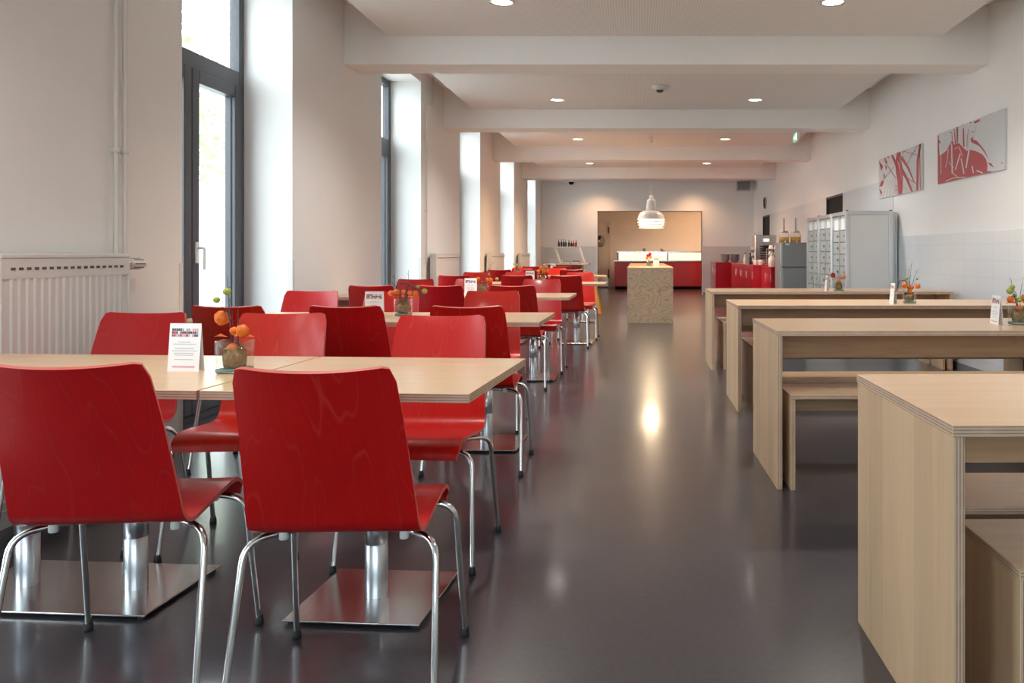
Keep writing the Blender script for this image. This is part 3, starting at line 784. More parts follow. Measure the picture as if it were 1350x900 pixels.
# ------------------------------------------------------------------ table decorations
def vase(label, loc, s=1.0):
    t = thing('glass_vase', label, 'vase', loc, rnd.uniform(-.2, .2), group='square glass vases')
    r0 = .045 * s
    MB().lathe([(r0, .012), (r0 * 1.03, .05), (r0 * 1.03, .098), (r0 * .96, .098), (r0 * .95, .0165)], n=32, sq=5).build('glass_wall', 'vase', t)
    MB().lathe([(.001, 0), (r0 * .9, 0), (r0 * 1.0, .005), (r0 * 1.0, .013), (.001, .016)], n=32, sq=5).build('glass_base', 'vase_base', t)
    return t
def flowers(label, loc, lanterns, pods, twigs, seed, leaf=True, blooms=(), arcs=()):
    q = random.Random(seed)
    t = thing('physalis_arrangement', label, 'flower arrangement', (loc[0], loc[1], loc[2] + .017), 0, group='physalis table arrangements')
    m = MB()
    for i in range(150):
        a = q.uniform(0, 2 * PI); r = .0265 * math.sqrt(q.random()); z = q.uniform(.017, .062)
        p = Vector((r * math.cos(a), r * math.sin(a), z)); d = Vector((q.uniform(-1, 1), q.uniform(-1, 1), q.uniform(-.5, .5))).normalized() * .011
        m.tube([p - d, p, p + d], [.002, .0032, .002], 5)
    m.lathe([(.001, 0), (.032, 0.001), (.035, .035), (.024, .055), (.001, .06)], n=14)
    o = m.build('bark_filler', 'bark', t); o['kind'] = 'stuff'
    for i, (x, z, r) in enumerate(lanterns):
        y = q.uniform(-.02, .02); m = MB()
        prof = [(1e-4, -1.15), (.25, -1.0), (.75, -.55), (1, 0), (.8, .5), (.35, .8), (.12, .95)]
        Mx = Matrix.Rotation(q.uniform(-.6, .6), 3, 'Y') @ Matrix.Rotation(q.uniform(-.4, .4), 3, 'X')
        nn = 20; vs = []
        for pr, pz in prof:
            for k in range(nn):
                a = 2 * PI * k / nn; rr = pr * (1 - .14 * (k % 4 == 0))
                v = Mx @ Vector((rr * math.cos(a) * r, rr * math.sin(a) * r, pz * r)); vs.append(v + Vector((x, y, z)))
        fs = [(a * nn + k, a * nn + (k + 1) % nn, (a + 1) * nn + (k + 1) % nn, (a + 1) * nn + k) for a in range(len(prof) - 1) for k in range(nn)]
        m.add(vs, fs, 0, True)
        l = m.build('physalis_lantern', 'orange_leaf', t)
        MB().tube([Mx @ Vector((0, 0, r * .9)) + Vector((x, y, z)), Vector((x * .6, y, max(z + r * .9, .06))), Vector((0, 0, .03))], .0012, 5).build('stem', 'twig', l)
    for x, z, r in pods:
        y = q.uniform(-.015, .015)
        p = MB().ball((x, y, z), r, 0, 12, (1, 1, .9)).build('green_pod', 'green', t)
        MB().tube([(x, y, z), (x * .35, y, z * .8), (0, 0, .04)], .001, 5).build('stem', 'twig', p)
    for x0, x1, z1, bend in twigs:
        y = q.uniform(-.012, .012); n = 7
        pts = [(x0 + (x1 - x0) * (i / n) ** 2 + bend * math.sin(PI * i / n), y * (1 - i / n), .02 + (z1 - .02) * i / n) for i in range(n + 1)]
        m = MB().tube(pts, [.0022 - .0014 * i / n for i in range(n + 1)], 6)
        for i in (4, 6):
            p = Vector(pts[i]); m.tube([p, p + Vector((q.uniform(-.018, .018), q.uniform(-.01, .01), .016))], [.001, .0005], 5)
        m.build('twig', 'twig', t)
    for pts in arcs:
        P = [(x, 0, z) for x, z in pts]
        MB().tube(fillet(P, .03, 4), .0035, 7).build('curved_stem', 'twig', t)
    if leaf:
        m = MB()
        for a, s_ in ((2.9, .05), (.5, .04), (1.8, .035)):
            c, sn = math.cos(a), math.sin(a); b = Vector((c * .02, sn * .02 - .01, .092))
            e = Vector((c, sn, .1)); pside = Vector((-sn, c, .25))
            pts = [b, b + e * s_ * .5 + pside * s_ * .28, b + e * s_ + Vector((0, 0, -.006)), b + e * s_ * .5 - pside * s_ * .28]
            mid = b + e * s_ * .5 + Vector((0, 0, .008))
            m.add(pts + [mid], [(0, 1, 4), (1, 2, 4), (2, 3, 4), (3, 0, 4)], 0, True)
        m.build('dry_leaf', 'orange_leaf', t)
    for x, z, r in blooms:
        m = MB()
        for k in range(9):
            a = 2 * PI * k / 9
            m.ball((x + math.cos(a) * r * .6, -.012, z + math.sin(a) * r * .6), r * .42, 0, 7, (1, .5, 1))
        m.ball((x, -.018, z), r * .4, 0, 7)
        m.build('red_bloom', 'bottle_red', t)
    return t
def card(label, loc, rotz, w=.105, h=.148):
    t = thing('menu_card', label, 'menu card', loc, rotz, group='white table menu cards')
    dp = .014; th = .0012
    for s in (-1, 1):
        vs = [(-w / 2, s * dp, 0), (w / 2, s * dp, 0), (w / 2, 0, h), (-w / 2, 0, h), (-w / 2, s * (dp - th), 0), (w / 2, s * (dp - th), 0), (w / 2, 0, h - th * 3), (-w / 2, 0, h - th * 3)]
        m = MB().add(vs, [(0, 1, 2, 3), (7, 6, 5, 4), (0, 4, 5, 1), (1, 5, 6, 2), (3, 7, 4, 0)])
        lf = m.build('card_leaf', 'paper', t)
        g = MB(); q = random.Random(3)
        def pt(u, v): return (u * w * (s * -1), s * (dp * (1 - v) + .0006), v * h)
        def rect(u0, u1, v0, v1, mi): g.poly([pt(u0, v0), pt(u1, v0), pt(u1, v1), pt(u0, v1)][::1 if s < 0 else -1], mi)
        # collage of small photographs, lines of type and a red foot line
        n = 13
        for i in range(n):
            for j in range(3):
                c = q.choice([0, 1, 1, 2, 3, 3, 0])
                if c == 0 and q.random() < .5: continue
                rect(-.42 + .84 * i / n, -.42 + .84 * (i + .85) / n, .72 + .06 * j, .72 + .06 * (j + .9), c)
        for v, hw in ((.60, .2), (.56, .36), (.47, .30), (.42, .40), (.37, .32), (.33, .30), (.24, .30)):
            rect(-hw, hw, v, v + .012, 0)
        rect(-.35, .36, .075, .115, 2)
        g.build('printed_text', ['ink', 'inkred', 'inkpink', 'inkdark'], lf)
    return t
Z = TH
LANT1 = [(-.047, .150, .025), (-.004, .055, .020), (.026, .112, .021), (.0, .112, .013)]
vase('glass vase with green base and bark on the front birch table', (-1.245, 2.46, Z))
flowers('tall twigs with orange physalis and two green pods on the front birch table', (-1.245, 2.46, Z), LANT1,
        [(-.022, .232, .013), (-.055, .206, .011)], [(0, -.024, .278, -.006), (.01, .006, .215, .004), (.015, .002, .12, .0)], 1)
card('white menu card beside the vase on the front birch table', (-1.413, 2.49, Z), R(-6))
MIX = [(-.075, .113, .018), (-.04, .121, .02), (-.012, .060, .015), (.045, .115, .018), (.075, .112, .02), (.0, .12, .016)]
vase('glass vase of bark in the middle of the second table row', (-1.384, 4.70, Z))
flowers('wide spray of orange physalis and dark twigs on the second table row', (-1.384, 4.70, Z), MIX, [(.125, .125, .017), (.085, .15, .010)],
        [(-.01, -.05, .23, -.03), (.0, -.07, .18, .0), (.0, .11, .19, .0), (.0, .03, .25, .02), (0, -.02, .19, -.01)], 2, arcs=[[(-.01, .03), (.03, .17), (.10, .13), (.13, .05)], [(0, .03), (-.05, .16), (.02, .18), (.09, .12)]])
card('white menu card leaning beside the physalis vase on the second table row', (-1.505, 4.55, Z), R(3))
vase('glass vase on the third table row, next to an upright card', (-1.385, 7.1, Z))
flowers('orange physalis with slanting twigs on the third table row', (-1.385, 7.1, Z), MIX[:5], [(.13, .12, .016), (.05, .16, .010)],
        [(-.01, .10, .27, .0), (.0, .14, .22, .02), (.01, .05, .20, .01), (0, .09, .24, -.01)], 3)
card('white menu card on the third table row, left of slanting twigs'.replace('left of', 'beside the'), (-1.455, 6.93, Z), R(2))
vase('glass vase on the fourth table row behind orange chairs', (-1.18, 9.8, Z), 1.15)
flowers('yellowish physalis bunch on the fourth table row', (-1.18, 9.8, Z), [(-.04, .125, .024), (.02, .125, .026), (.06, .13, .022), (-.01, .17, .024), (.03, .2, .02)], [(.05, .17, .014)],
        [(0, -.05, .26, 0), (.0, .06, .22, .0), (.0, -.09, .19, 0), (0, .09, .18, 0)], 4)
card('white menu card on the fourth table row, by a bushy vase', (-1.315, 9.72, Z), R(0))
vase('glass vase on the fifth table row near the far windows', (-1.95, 12.9, Z), 1.1)
flowers('dry brown twiggy bunch on the fifth table row', (-1.95, 12.9, Z), [(-.03, .13, .024), (.05, .12, .024)], [(.0, .16, .018), (-.06, .17, .014)],
        [(0, -.10, .20, 0), (.0, .08, .19, .0), (.0, -.04, .23, 0), (0, .12, .14, 0)], 5)
card('white menu card on the sixth table row before the salad bar', (-1.70, 15.95, Z), R(0))
# picture-wall side
vase('glass vase on the back wall-side table before the lockers', (1.95, 7.73, Z))
flowers('red bloom with a single orange physalis on the back wall-side table', (1.95, 7.73, Z), [(.05, .12, .019), (.0, .075, .02)], [], [(0, -.02, .19, 0), (0, .04, .18, 0)], 6, blooms=[(-.06, .135, .025)])
card('narrow-looking menu card turned sideways on the back wall-side table', (1.83, 7.72, Z), R(-92))
vase('glass vase with clear green foot on the third wall-side table', (1.99, 5.84, Z))
flowers('red and orange lanterns under a looping dark stem on the third wall-side table', (1.99, 5.84, Z), [(-.035, .115, .022), (.062, .108, .02), (.012, .10, .02), (.0, .07, .02)], [(-.02, .165, .014), (.06, .16, .009)],
        [(0, .02, .29, 0), (.01, .07, .24, 0), (.0, .0, .25, 0)], 7, arcs=[[(.0, .04), (-.02, .15), (-.07, .15), (-.10, .06)]])
card('narrow-looking menu card turned sideways on the third wall-side table', (1.865, 5.82, Z), R(-92))
vase('glass vase at the picture edge on the second wall-side table', (1.965, 4.11, Z))
flowers('green pods over orange physalis at the picture edge on the second wall-side table', (1.965, 4.11, Z), [(-.047, .112, .019), (.0, .066, .018), (.03, .118, .019)], [(-.05, .155, .018), (-.035, .175, .014), (.0, .11, .016), (-.02, .13, .012)],
        [(0, -.045, .225, -.01), (.01, .03, .24, .02), (.0, .02, .20, .0)], 8)
card('white menu card beside the pods on the second wall-side table', (1.86, 4.13, Z), R(-92))

# ------------------------------------------------------------------ pictures on the wall
def quadmap(TL, BL, TR, BR):
    def f(px, py):
        u = (px - TL[0]) / (TR[0] - TL[0])
        yt = TL[1] + (TR[1] - TL[1]) * u; yb = BL[1] + (BR[1] - BL[1]) * u
        return u, 1 - (py - yt) / (yb - yt)
    return f
def picture(label, yfar, ynear, z0, z1, qm, reds, whites, pale, polys, wpolys=()):
    t = thing('wall_picture', label, 'picture', (XR, yfar, z0), group='red printed panels on the side wall')
    Wd, Hd = yfar - ynear, z1 - z0
    MB().box(-.025, -.001, -Wd, 0, 0, Hd).build('panel', 'picbase', t, bevel=.002, seg=1)
    g = MB()
    def P(px, py, lay):
        u, v = qm(px, py); u = min(max(u, .002), .998); v = min(max(v, .003), .997)
        uu = u / (u + (1 - u) * yfar / ynear)          # evenly spaced along the wall, not along the photograph
        uu = u * ynear / (u * ynear + (1 - u) * yfar) if False else (u * yfar) / (u * yfar + (1 - u) * ynear) if False else u
        return (-.0255 - .0004 * lay, -Wd * uu, Hd * v)
    def stroke(a, mi, lay):
        pts, w0, w1 = a
        n = len(pts); L_, R_ = [], []
        for i, (x, y) in enumerate(pts):
            xa, ya = pts[max(0, i - 1)]; xb, yb = pts[min(n - 1, i + 1)]
            d = math.hypot(xb - xa, yb - ya); nx, ny = -(yb - ya) / d, (xb - xa) / d
            ww = (w0 + (w1 - w0) * i / (n - 1)) / 2
            L_.append((x + nx * ww, y + ny * ww)); R_.append((x - nx * ww, y - ny * ww))
        for i in range(n - 1):
            g.poly([P(*L_[i], lay), P(*L_[i + 1], lay), P(*R_[i + 1], lay), P(*R_[i], lay)], mi)
    for a in pale: stroke(a, 2, 1)
    for pl in polys: g.poly([P(x, y, 2) for x, y in pl], 0)
    for a in reds: stroke(a, 0, 2.5)
    for a in whites: stroke(a, 1, 3)
    for pl in wpolys: g.poly([P(x, y, 3) for x, y in pl], 1)
    g.build('printed_design', ['picred', 'picbase', 'picpale'], t)
    return t
picture('smaller printed panel of red crossing struts on the side wall', 10.1, 8.58, 1.80, 2.30, quadmap((115, 497), (130, 795), (430, 373), (437, 722)),
    [([(225, 458), (258, 535)], 16, 20), ([(292, 470), (345, 560), (385, 670)], 24, 5), ([(295, 565), (335, 640), (370, 742)], 22, 14), ([(425, 376), (407, 500), (404, 732)], 16, 14),
     ([(419, 385), (424, 722)], 4, 4), ([(160, 500), (255, 635)], 6, 5), ([(130, 675), (240, 545)], 5, 4), ([(302, 425), (415, 465)], 6, 4), ([(165, 480), (185, 520)], 10, 12), ([(190, 468), (200, 480)], 14, 8),
     ([(335, 400), (300, 450)], 4, 4), ([(405, 385), (335, 530)], 3, 3), ([(350, 470), (395, 425)], 3, 3), ([(300, 605), (400, 680)], 4, 4)] +
    [([(248, 690 + 14 * i), (272, 688 + 14 * i)], 5, 5) for i in range(5)],
    [([(268, 500), (300, 640)], 3, 2), ([(290, 470), (282, 560)], 3, 2)],
    [([(250, 640), (240, 760)], 4, 6), ([(228, 640), (205, 772)], 4, 8), ([(205, 650), (178, 776)], 4, 6), ([(190, 640), (150, 782)], 3, 6), ([(180, 620), (135, 720)], 3, 3), ([(300, 680), (345, 745)], 4, 6), ([(150, 600), (118, 690)], 3, 3),
     ([(330, 580), (390, 720)], 3, 3), ([(240, 600), (228, 770)], 2, 5)],
    [[(262, 437), (290, 430), (292, 480), (302, 560), (306, 640), (302, 756), (273, 763), (266, 660), (256, 600), (248, 520)], [(115, 507), (153, 545), (136, 582)], [(168, 535), (186, 550), (176, 576)],
     [(155, 590), (171, 620), (158, 640)], [(143, 650), (159, 660), (148, 695), (120, 700)], [(118, 712), (146, 740), (135, 772)]])
picture('larger printed panel of a red splashed shape, nearer the camera on the side wall', 8.12, 6.64, 1.815, 2.325, quadmap((560, 315), (565, 690), (1052, 122), (1060, 577)),
    [([(566, 322), (570, 470)], 10, 16), ([(728, 252), (728, 372)], 6, 6), ([(775, 262), (778, 400)], 9, 14), ([(702, 270), (716, 400)], 6, 8), ([(812, 268), (800, 400)], 4, 4), ([(685, 310), (690, 400)], 6, 4), ([(668, 292), (690, 300)], 8, 3),
     ([(575, 360), (585, 380)], 14, 8), ([(840, 290), (850, 288)], 8, 8), ([(955, 160), (968, 158)], 8, 8), ([(1035, 530), (1042, 528)], 10, 10), ([(825, 222), (832, 215)], 10, 10), ([(762, 240), (772, 236)], 8, 6)] +
    [([(716, 262 + 15 * i), (738, 254 + 15 * i)], 6, 6) for i in range(8)],
    [([(590, 462), (593, 612)], 6, 5), ([(655, 420), (650, 470), (632, 560)], 6, 4), ([(682, 375), (688, 600)], 9, 12), ([(752, 452), (712, 575)], 10, 8), ([(758, 488), (780, 604)], 8, 10), ([(822, 400), (795, 560)], 12, 10),
     ([(632, 662), (700, 635), (790, 628)], 5, 6), ([(840, 545), (850, 600)], 8, 8), ([(872, 580), (915, 600)], 9, 10), ([(740, 400), (770, 470)], 6, 3), ([(705, 420), (735, 400)], 5, 3), ([(745, 640), (690, 600)], 4, 6), ([(660, 520), (700, 560)], 5, 4)],
    [([(712, 300), (690, 450)], 3, 3), ([(748, 290), (762, 420)], 3, 4), ([(790, 300), (815, 420)], 3, 3), ([(600, 400), (640, 430)], 3, 3), ([(830, 280), (800, 430)], 3, 5), ([(850, 330), (870, 240)], 3, 3)],
    [[(562, 472), (600, 461), (640, 432), (665, 388), (686, 352), (705, 385), (740, 372), (770, 402), (800, 432), (830, 424), (872, 436), (912, 460), (936, 495), (946, 540), (944, 585), (985, 592), (800, 640), (563, 690)],
     [(828, 340), (850, 325), (845, 345), (872, 355), (902, 392), (932, 440), (957, 505), (925, 445), (890, 395), (835, 368)], [(948, 522), (972, 530), (988, 562), (965, 545)], [(848, 216), (892, 192), (897, 207), (862, 226)]])

# ------------------------------------------------------------------ plywood island
IX0, IX1, IY0, IY1, IZ = -.169, .561, 12.66, 17.6, .89
t = thing('serving_island', 'long free-standing island of wild-figured plywood in the aisle', 'island', ((IX0 + IX1) / 2, IY0, 0))
hw = (IX1 - IX0) / 2
MB().box(-hw, hw, 0, IY1 - IY0, IZ - .025, IZ).build('countertop', 'birch', t, bevel=.002, seg=1)
MB().box(-hw + .002, hw - .002, .002, .022, 0, IZ - .026).build('end_panel', 'pine', t)
MB().box(-hw + .002, hw - .002, IY1 - IY0 - .022, IY1 - IY0 - .002, 0, IZ - .026).build('end_panel', 'pine', t)
for sx in (-1, 1): MB().box(min(sx * (hw - .022), sx * (hw - .002)), max(sx * (hw - .022), sx * (hw - .002)), .023, IY1 - IY0 - .023, 0, IZ - .026).build('side_panel', 'pine', t)
vase('glass vase on the plywood island', (.19, 13.9, IZ))
flowers('small bunch with a red bloom on the plywood island', (.19, 13.9, IZ), [(-.03, .128, .026), (.03, .135, .026), (0, .165, .026)], [], [(0, .03, .17, 0)], 9, blooms=[(.02, .19, .03), (-.02, .17, .025)])
card('white menu card on the plywood island', (.32, 13.92, IZ), R(20))

# ------------------------------------------------------------------ lockers
def locker(label, y0, y1, top_split):
    xf, xb, z1 = 2.44, 3.0, 1.612
    t = thing('locker_cabinet', label, 'locker', (xf, y0, 0), group='grey compartment lockers')
    D = xb - xf; Wy = y1 - y0; p = .045
    fr = MB()
    for xx in (0, D - p):
        for yy in (0, Wy - p): fr.box(xx, xx + p, yy, yy + p, 0, z1)
    for zz in (0.04, z1 - p):
        for yy in (0, Wy - p): fr.box(p, D - p, yy, yy + p, zz, zz + p)
        for xx in (0, D - p): fr.box(xx, xx + p, p, Wy - p, zz, zz + p)
    fr.build('frame', 'alu', t, bevel=.003, seg=1)
    c = MB()
    for xx in (p / 2, D - p / 2):
        for yy in (p / 2, Wy - p / 2): c.lathe([(.018, 0), (.018, .008), (.001, .012)], (xx, yy, z1), 10)
    c.build('corner_cap', 'rubber', t)
    MB().box(p, D - p, .012, .02, .085, z1 - p).build('side_panel', 'lockpanel', t)
    MB().box(p, D - p, Wy - .02, Wy - .012, .085, z1 - p).build('side_panel', 'lockpanel', t)
    MB().box(D - .02, D - .012, p, Wy - p, .085, z1 - p).build('back_panel', 'lockpanel', t)
    MB().box(.01, .04, Wy / 2 - .018, Wy / 2 + .018, .085, z1 - p).build('mullion', 'alu', t)
    MB().box(p, D - p, p, Wy - p, z1 - .03, z1 - .015).build('top_panel', 'lockpanel', t)
    n = 9; zz0, zz1 = .09, z1 - p - .005
    ts = zz1 - top_split; hh = (ts - zz0) / n
    for col_ in (0, 1):
        ya, yb = (p + .004, Wy / 2 - .022) if col_ == 0 else (Wy / 2 + .022, Wy - p - .004)
        for k in range(n):
            d = MB().box(.022, .034, ya, yb, zz0 + k * hh + .004, zz0 + (k + 1) * hh - .004).build('compartment_door', 'lockdoor', t)
            MB().box(.012, .022, ya + .02, ya + .075, zz0 + (k + .5) * hh - .012, zz0 + (k + .5) * hh + .012).build('latch', 'gasket', d)
        d = MB().box(.030, .040, ya, yb, ts + .006, zz1).build('upper_compartment', 'lockpanel', t)
    return t
locker('tall grey aluminium locker cabinet whose broad side panel faces the tables', 9.36, 10.07, .17)
locker('tall grey locker cabinet in the middle of the row of three', 10.085, 10.80, .13)
locker('tall grey locker cabinet at the far end of the row, by the fridge', 10.815, 11.53, .13)
t = thing('folding_screen', 'thin aluminium screen standing between the lockers and the tiled wall', 'screen', (3.035, 9.42, 0))
MB().box(-.028, -.012, -.01, .01, 0, 1.60).box(.014, .03, -.01, .01, 0, 1.60).box(-.012, .014, -.01, .01, 1.585, 1.60).build('frame', 'alu', t)
MB().box(-.012, .014, -.003, .003, .02, 1.585).build('panel', 'lockpanel', t)

# ------------------------------------------------------------------ fridge and drinks
FX0, FX1, FY0, FY1, FZ = 2.17, 2.78, 11.98, 12.6, 1.275
t = thing('refrigerator', 'small grey two-door fridge between the lockers and the red counter', 'fridge', (FX0, FY0, 0))
MB().box(.0, FX1 - FX0, .05, FY1 - FY0, .04, FZ).build('body', 'grey', t, bevel=.008)
MB().box(.0, FX1 - FX0, .0, .046, .905, FZ).build('door', 'grey', t, bevel=.01)
MB().box(.0, FX1 - FX0, .0, .046, .06, .895).build('door', 'grey', t, bevel=.01)
MB().box(.05, .11, -.004, 0, FZ - .04, FZ - .015).build('badge', 'alu', t)
MB().box(.02, FX1 - FX0 - .02, .06, .5, 0, .04).build('plinth', 'rubber', t)
h = MB().box(-.014, 0, .06, .10, .95, 1.25).build('side_handle', 'alu', t, bevel=.003)
h = MB().box(-.014, 0, .06, .10, .4, .86).build('side_handle', 'alu', t, bevel=.003)
for i, (x, lab) in enumerate(((2.255, 'amber juice dispenser with a wooden pump rod, aisle side on the grey fridge'), (2.435, 'amber juice dispenser with a wooden pump rod, wall side on the grey fridge'))):
    t = thing('juice_dispenser', lab, 'dispenser', (x, 12.3, FZ), group='juice dispensers on the fridge')
    MB().lathe([(.001, .004), (.07, .004), (.072, .09), (.001, .09)], n=28, sq=5).build('juice', 'amber', t)
    MB().lathe([(.074, 0), (.077, .01), (.077, .13), (.06, .155), (.056, .155), (.072, .128), (.072, .003), (.001, .003)], n=28, sq=5).build('glass_jar', 'clear', t)
    MB().lathe([(.06, .152), (.063, .158), (.063, .175), (.02, .182), (.001, .182)], n=24).build('lid', 'alu', t)
    MB().tube([(.0, 0, .18), (0, 0, .38)], [.012, .010], 10).build('pump_rod', 'birch_dark', t)
    MB().tube(fillet([(0, -.07, .03), (0, -.115, .03), (0, -.115, .005)], .01), .007, 8).build('tap', 'chrome', t)

# ------------------------------------------------------------------ red counter along the wall
def counter(label, x0, y0, x1, y1, zt, nd, plinth=.08):
    t = thing('red_counter', label, 'counter', (x0, y0, 0), group='red counter units')
    W_, D_ = x1 - x0, y1 - y0
    MB().box(.012, W_, .012, D_ - .012, plinth, zt - .03).build('carcass', 'redlac', t)
    MB().box(.03, W_, .03, D_ - .03, 0, plinth).build('plinth', 'dark', t)
    MB().box(-.01, W_, 0, D_, zt - .029, zt).build('worktop', 'redlac', t, bevel=.003)
    for k in range(nd):
        a = .014 + k * (D_ - .028) / nd
        d = MB().box(-.004, .012, a + .003, a + (D_ - .028) / nd - .003, plinth + .01, zt - .04).build('cabinet_door', 'redlac', t, bevel=.002)
        MB().box(-.016, -.004, a + .05, a + .065, zt - .25, zt - .12).build('door_handle', 'chrome', d)
    return t
counter('red counter unit just past the grey fridge', 2.16, 12.9, 3.05, 13.98, .888, 2)
counter('long red counter unit carrying the coffee machine', 2.03, 14.02, 3.05, 17.25, .905, 4)
counter('red counter unit in the far corner under the grey plate stacks', 1.93, 19.75, 2.6, 21.1, .885, 2)
CZ = .906
t = thing('coffee_machine', 'steel coffee machine with a lit screen on the red counter', 'coffee machine', (2.28, 15.5, CZ))
MB().box(0, .42, .0, .46, .02, .56).build('body', 'steel', t, bevel=.012)
MB().box(.14, .29, -.012, 0, .42, .50).build('screen_bezel', 'white', t, bevel=.01)
MB().box(.165, .265, -.016, -.012, .435, .485).build('screen', 'screen_glow', t)
m = MB()
for k in range(6): m.box(.10, .36, -.008, 0, .10 + .045 * k, .125 + .045 * k)
m.build('front_grille', 'gasket', t)
MB().box(.15, .28, -.07, 0, .26, .36).build('spout', 'gasket', t, bevel=.006)
MB().box(.03, .39, -.09, .0, .0, .025).build('drip_tray', 'steel', t, bevel=.004)
MB().lathe([(.05, .56), (.075, .60), (.075, .61), (.001, .61)], (.08, .2, 0), 14).build('bean_hopper', 'vase', t)
m = thing('cup_tower', 'tall stack of dark and white cups beside the coffee machine', 'cup stack', (2.21, 15.35, CZ))
for k in range(6):
    MB().lathe([(.03, .0), (.04, .045), (.042, .05), (.036, .048), (.001, .01)], (0, 0, k * .055), 14).build('cup', 'porcelain' if k % 2 else 'grey', m)
t = thing('vacuum_jug', 'white and chrome coffee jug on the near red counter unit', 'jug', (2.245, 13.35, .889))
MB().lathe([(.055, 0), (.06, .01), (.062, .10), (.05, .15), (.03, .18), (.03, .19), (.001, .195)], n=22).build('body', 'porcelain', t)
MB().lathe([(.032, .19), (.034, .2), (.025, .215), (.001, .22)], n=16).build('lid', 'chrome', t)
MB().tube(fillet([(.05, 0, .16), (.1, 0, .16), (.1, 0, .05), (.058, 0, .04)], .03), .008, 8).build('handle', 'rubber', t)
MB().tube([(-.03, 0, .17), (-.055, 0, .19)], [.016, .01], 8).build('spout', 'chrome', t)
for i, (x, y, lab) in enumerate(((2.10, 14.25, 'white cup on the red counter edge, nearest the aisle'.replace('nearest the aisle', 'aisle side')), (2.19, 14.2, 'white cup on the red counter between its neighbour and the jug'), (2.20, 14.42, 'white cup set back on the red counter behind the jug'))):
    t = thing('coffee_cup', lab, 'cup', (x, y, CZ), group='white cups on the red counter')
    MB().lathe([(.028, 0), (.03, .004), (.042, .06), (.046, .085), (.043, .085), (.036, .055), (.026, .01), (.001, .01)], n=20).build('bowl', 'porcelain', t)
    MB().tube(fillet([(.04, 0, .07), (.068, 0, .066), (.064, 0, .03), (.036, 0, .03)], .015), .005, 7).build('handle', 'porcelain', t)
t = thing('cup_rack', 'low wire rack of upturned cups between coffee machine and fridge', 'cup rack', (2.46, 14.3, CZ))
m = MB()
for zz in (.18, .28):
    m.box(-.14, .16, -.12, .12, zz, zz + .008)
for xx in (-.14, .15):
    for yy in (-.12, .11): m.box(xx, xx + .01, yy, yy + .01, 0, .29)
m.build('rack_frame', 'alu', t)
for zz in (.188, .288):
    for k in range(3): MB().lathe([(.045, 0), (.042, .02), (.03, .06), (.026, .065), (.001, .065)], (-.08 + k * .10, -.05, zz), 14).build('cup', 'porcelain', t)
for i, (x, y, c, lab) in enumerate(((2.13, 15.1, 'bottle_dark', 'dark bottle standing before the coffee machine'), (2.12, 15.75, 'bottle_red', 'red-capped bottle beside the coffee machine base'))):
    t = thing('syrup_bottle', lab, 'bottle', (x, y, CZ))
    MB().lathe([(.03, 0), (.032, .01), (.032, .11), (.013, .15), (.012, .19)], n=16).build('glass_body', c if i == 0 else 'porcelain', t)
    MB().lathe([(.015, .19), (.015, .215), (.001, .217)], n=12).build('cap', c, t)
for i, (x, y, n, lab) in enumerate(((2.20, 20.05, 11, 'stack of grey bowls on the far corner counter, window side'), (2.45, 20.1, 11, 'stack of grey bowls on the far corner counter, wall side'), (2.50, 20.6, 10, 'paler stack of bowls behind on the far corner counter'))):
    for k in range(1):
        t = thing('bowl_stack', lab, 'bowls', (x, y, .886), group='stacked bowls on the far counter')
        for j in range(5):
            MB().lathe([(.06, 0), (.065, .005), (.115, .075), (.12, .08), (.112, .078), (.06, .012), (.001, .012)], (0, 0, j * .03), 20).build('bowl', 'stoneware' if i < 2 else 'porcelain', t)

# ------------------------------------------------------------------ serving counter with lit display in the back room
t = thing('servery_counter', 'red serving counter with a lit glass display in the back room', 'serving counter', (-.72, 24.5, 0))
W_ = 3.3
MB().box(0, W_, .0, .7, .09, .86).build('counter_body', 'redlac', t, bevel=.003)
MB().box(.02, W_ - .02, .04, .66, 0, .09).build('plinth', 'dark', t)
MB().box(-.02, W_ + .02, -.02, .72, .861, .885).build('worktop', 'steel', t)
MB().box(.10, W_ - .02, .45, .47, .886, 1.13).build('light_panel', 'case_glow', t)
MB().box(.08, W_, .05, .5, 1.13, 1.165).build('top_shelf', 'steel', t)
for xx in (.09, 1.62, W_ - .05): MB().box(xx, xx + .035, .05, .085, .886, 1.13).build('post', 'grey', t)
MB().box(.12, W_ - .04, .06, .066, .89, 1.125).build('front_glass', 'pane', t)
for i, (x, c, r, lab) in enumerate(((.78, 'porcelain', .09, 'white bowl on top of the lit display case'), (2.28, 'bottle_dark', .10, 'black pot on the end of the lit display case'), (.2, 'stoneware', .06, 'small grey bowl on the lit display case near the island'))):
    t = thing('serving_bowl', lab, 'bowl', (x, 24.75, 1.166))
    MB().lathe([(r * .5, 0), (r * .55, .005), (r, .09), (r * .96, .09), (r * .5, .012), (.001, .012)], n=20).build('shell', c, t)
    if i == 1: MB().lathe([(r, .09), (r * .9, .12), (r * .2, .14), (.02, .17), (.001, .172)], n=18).build('lid', c, t)
    else: MB().lathe([(.001, .0), (r * .5, 0), (r * .5, .006), (.001, .006)], (0, 0, -.0005), n=18).build('foot_ring', c, t)

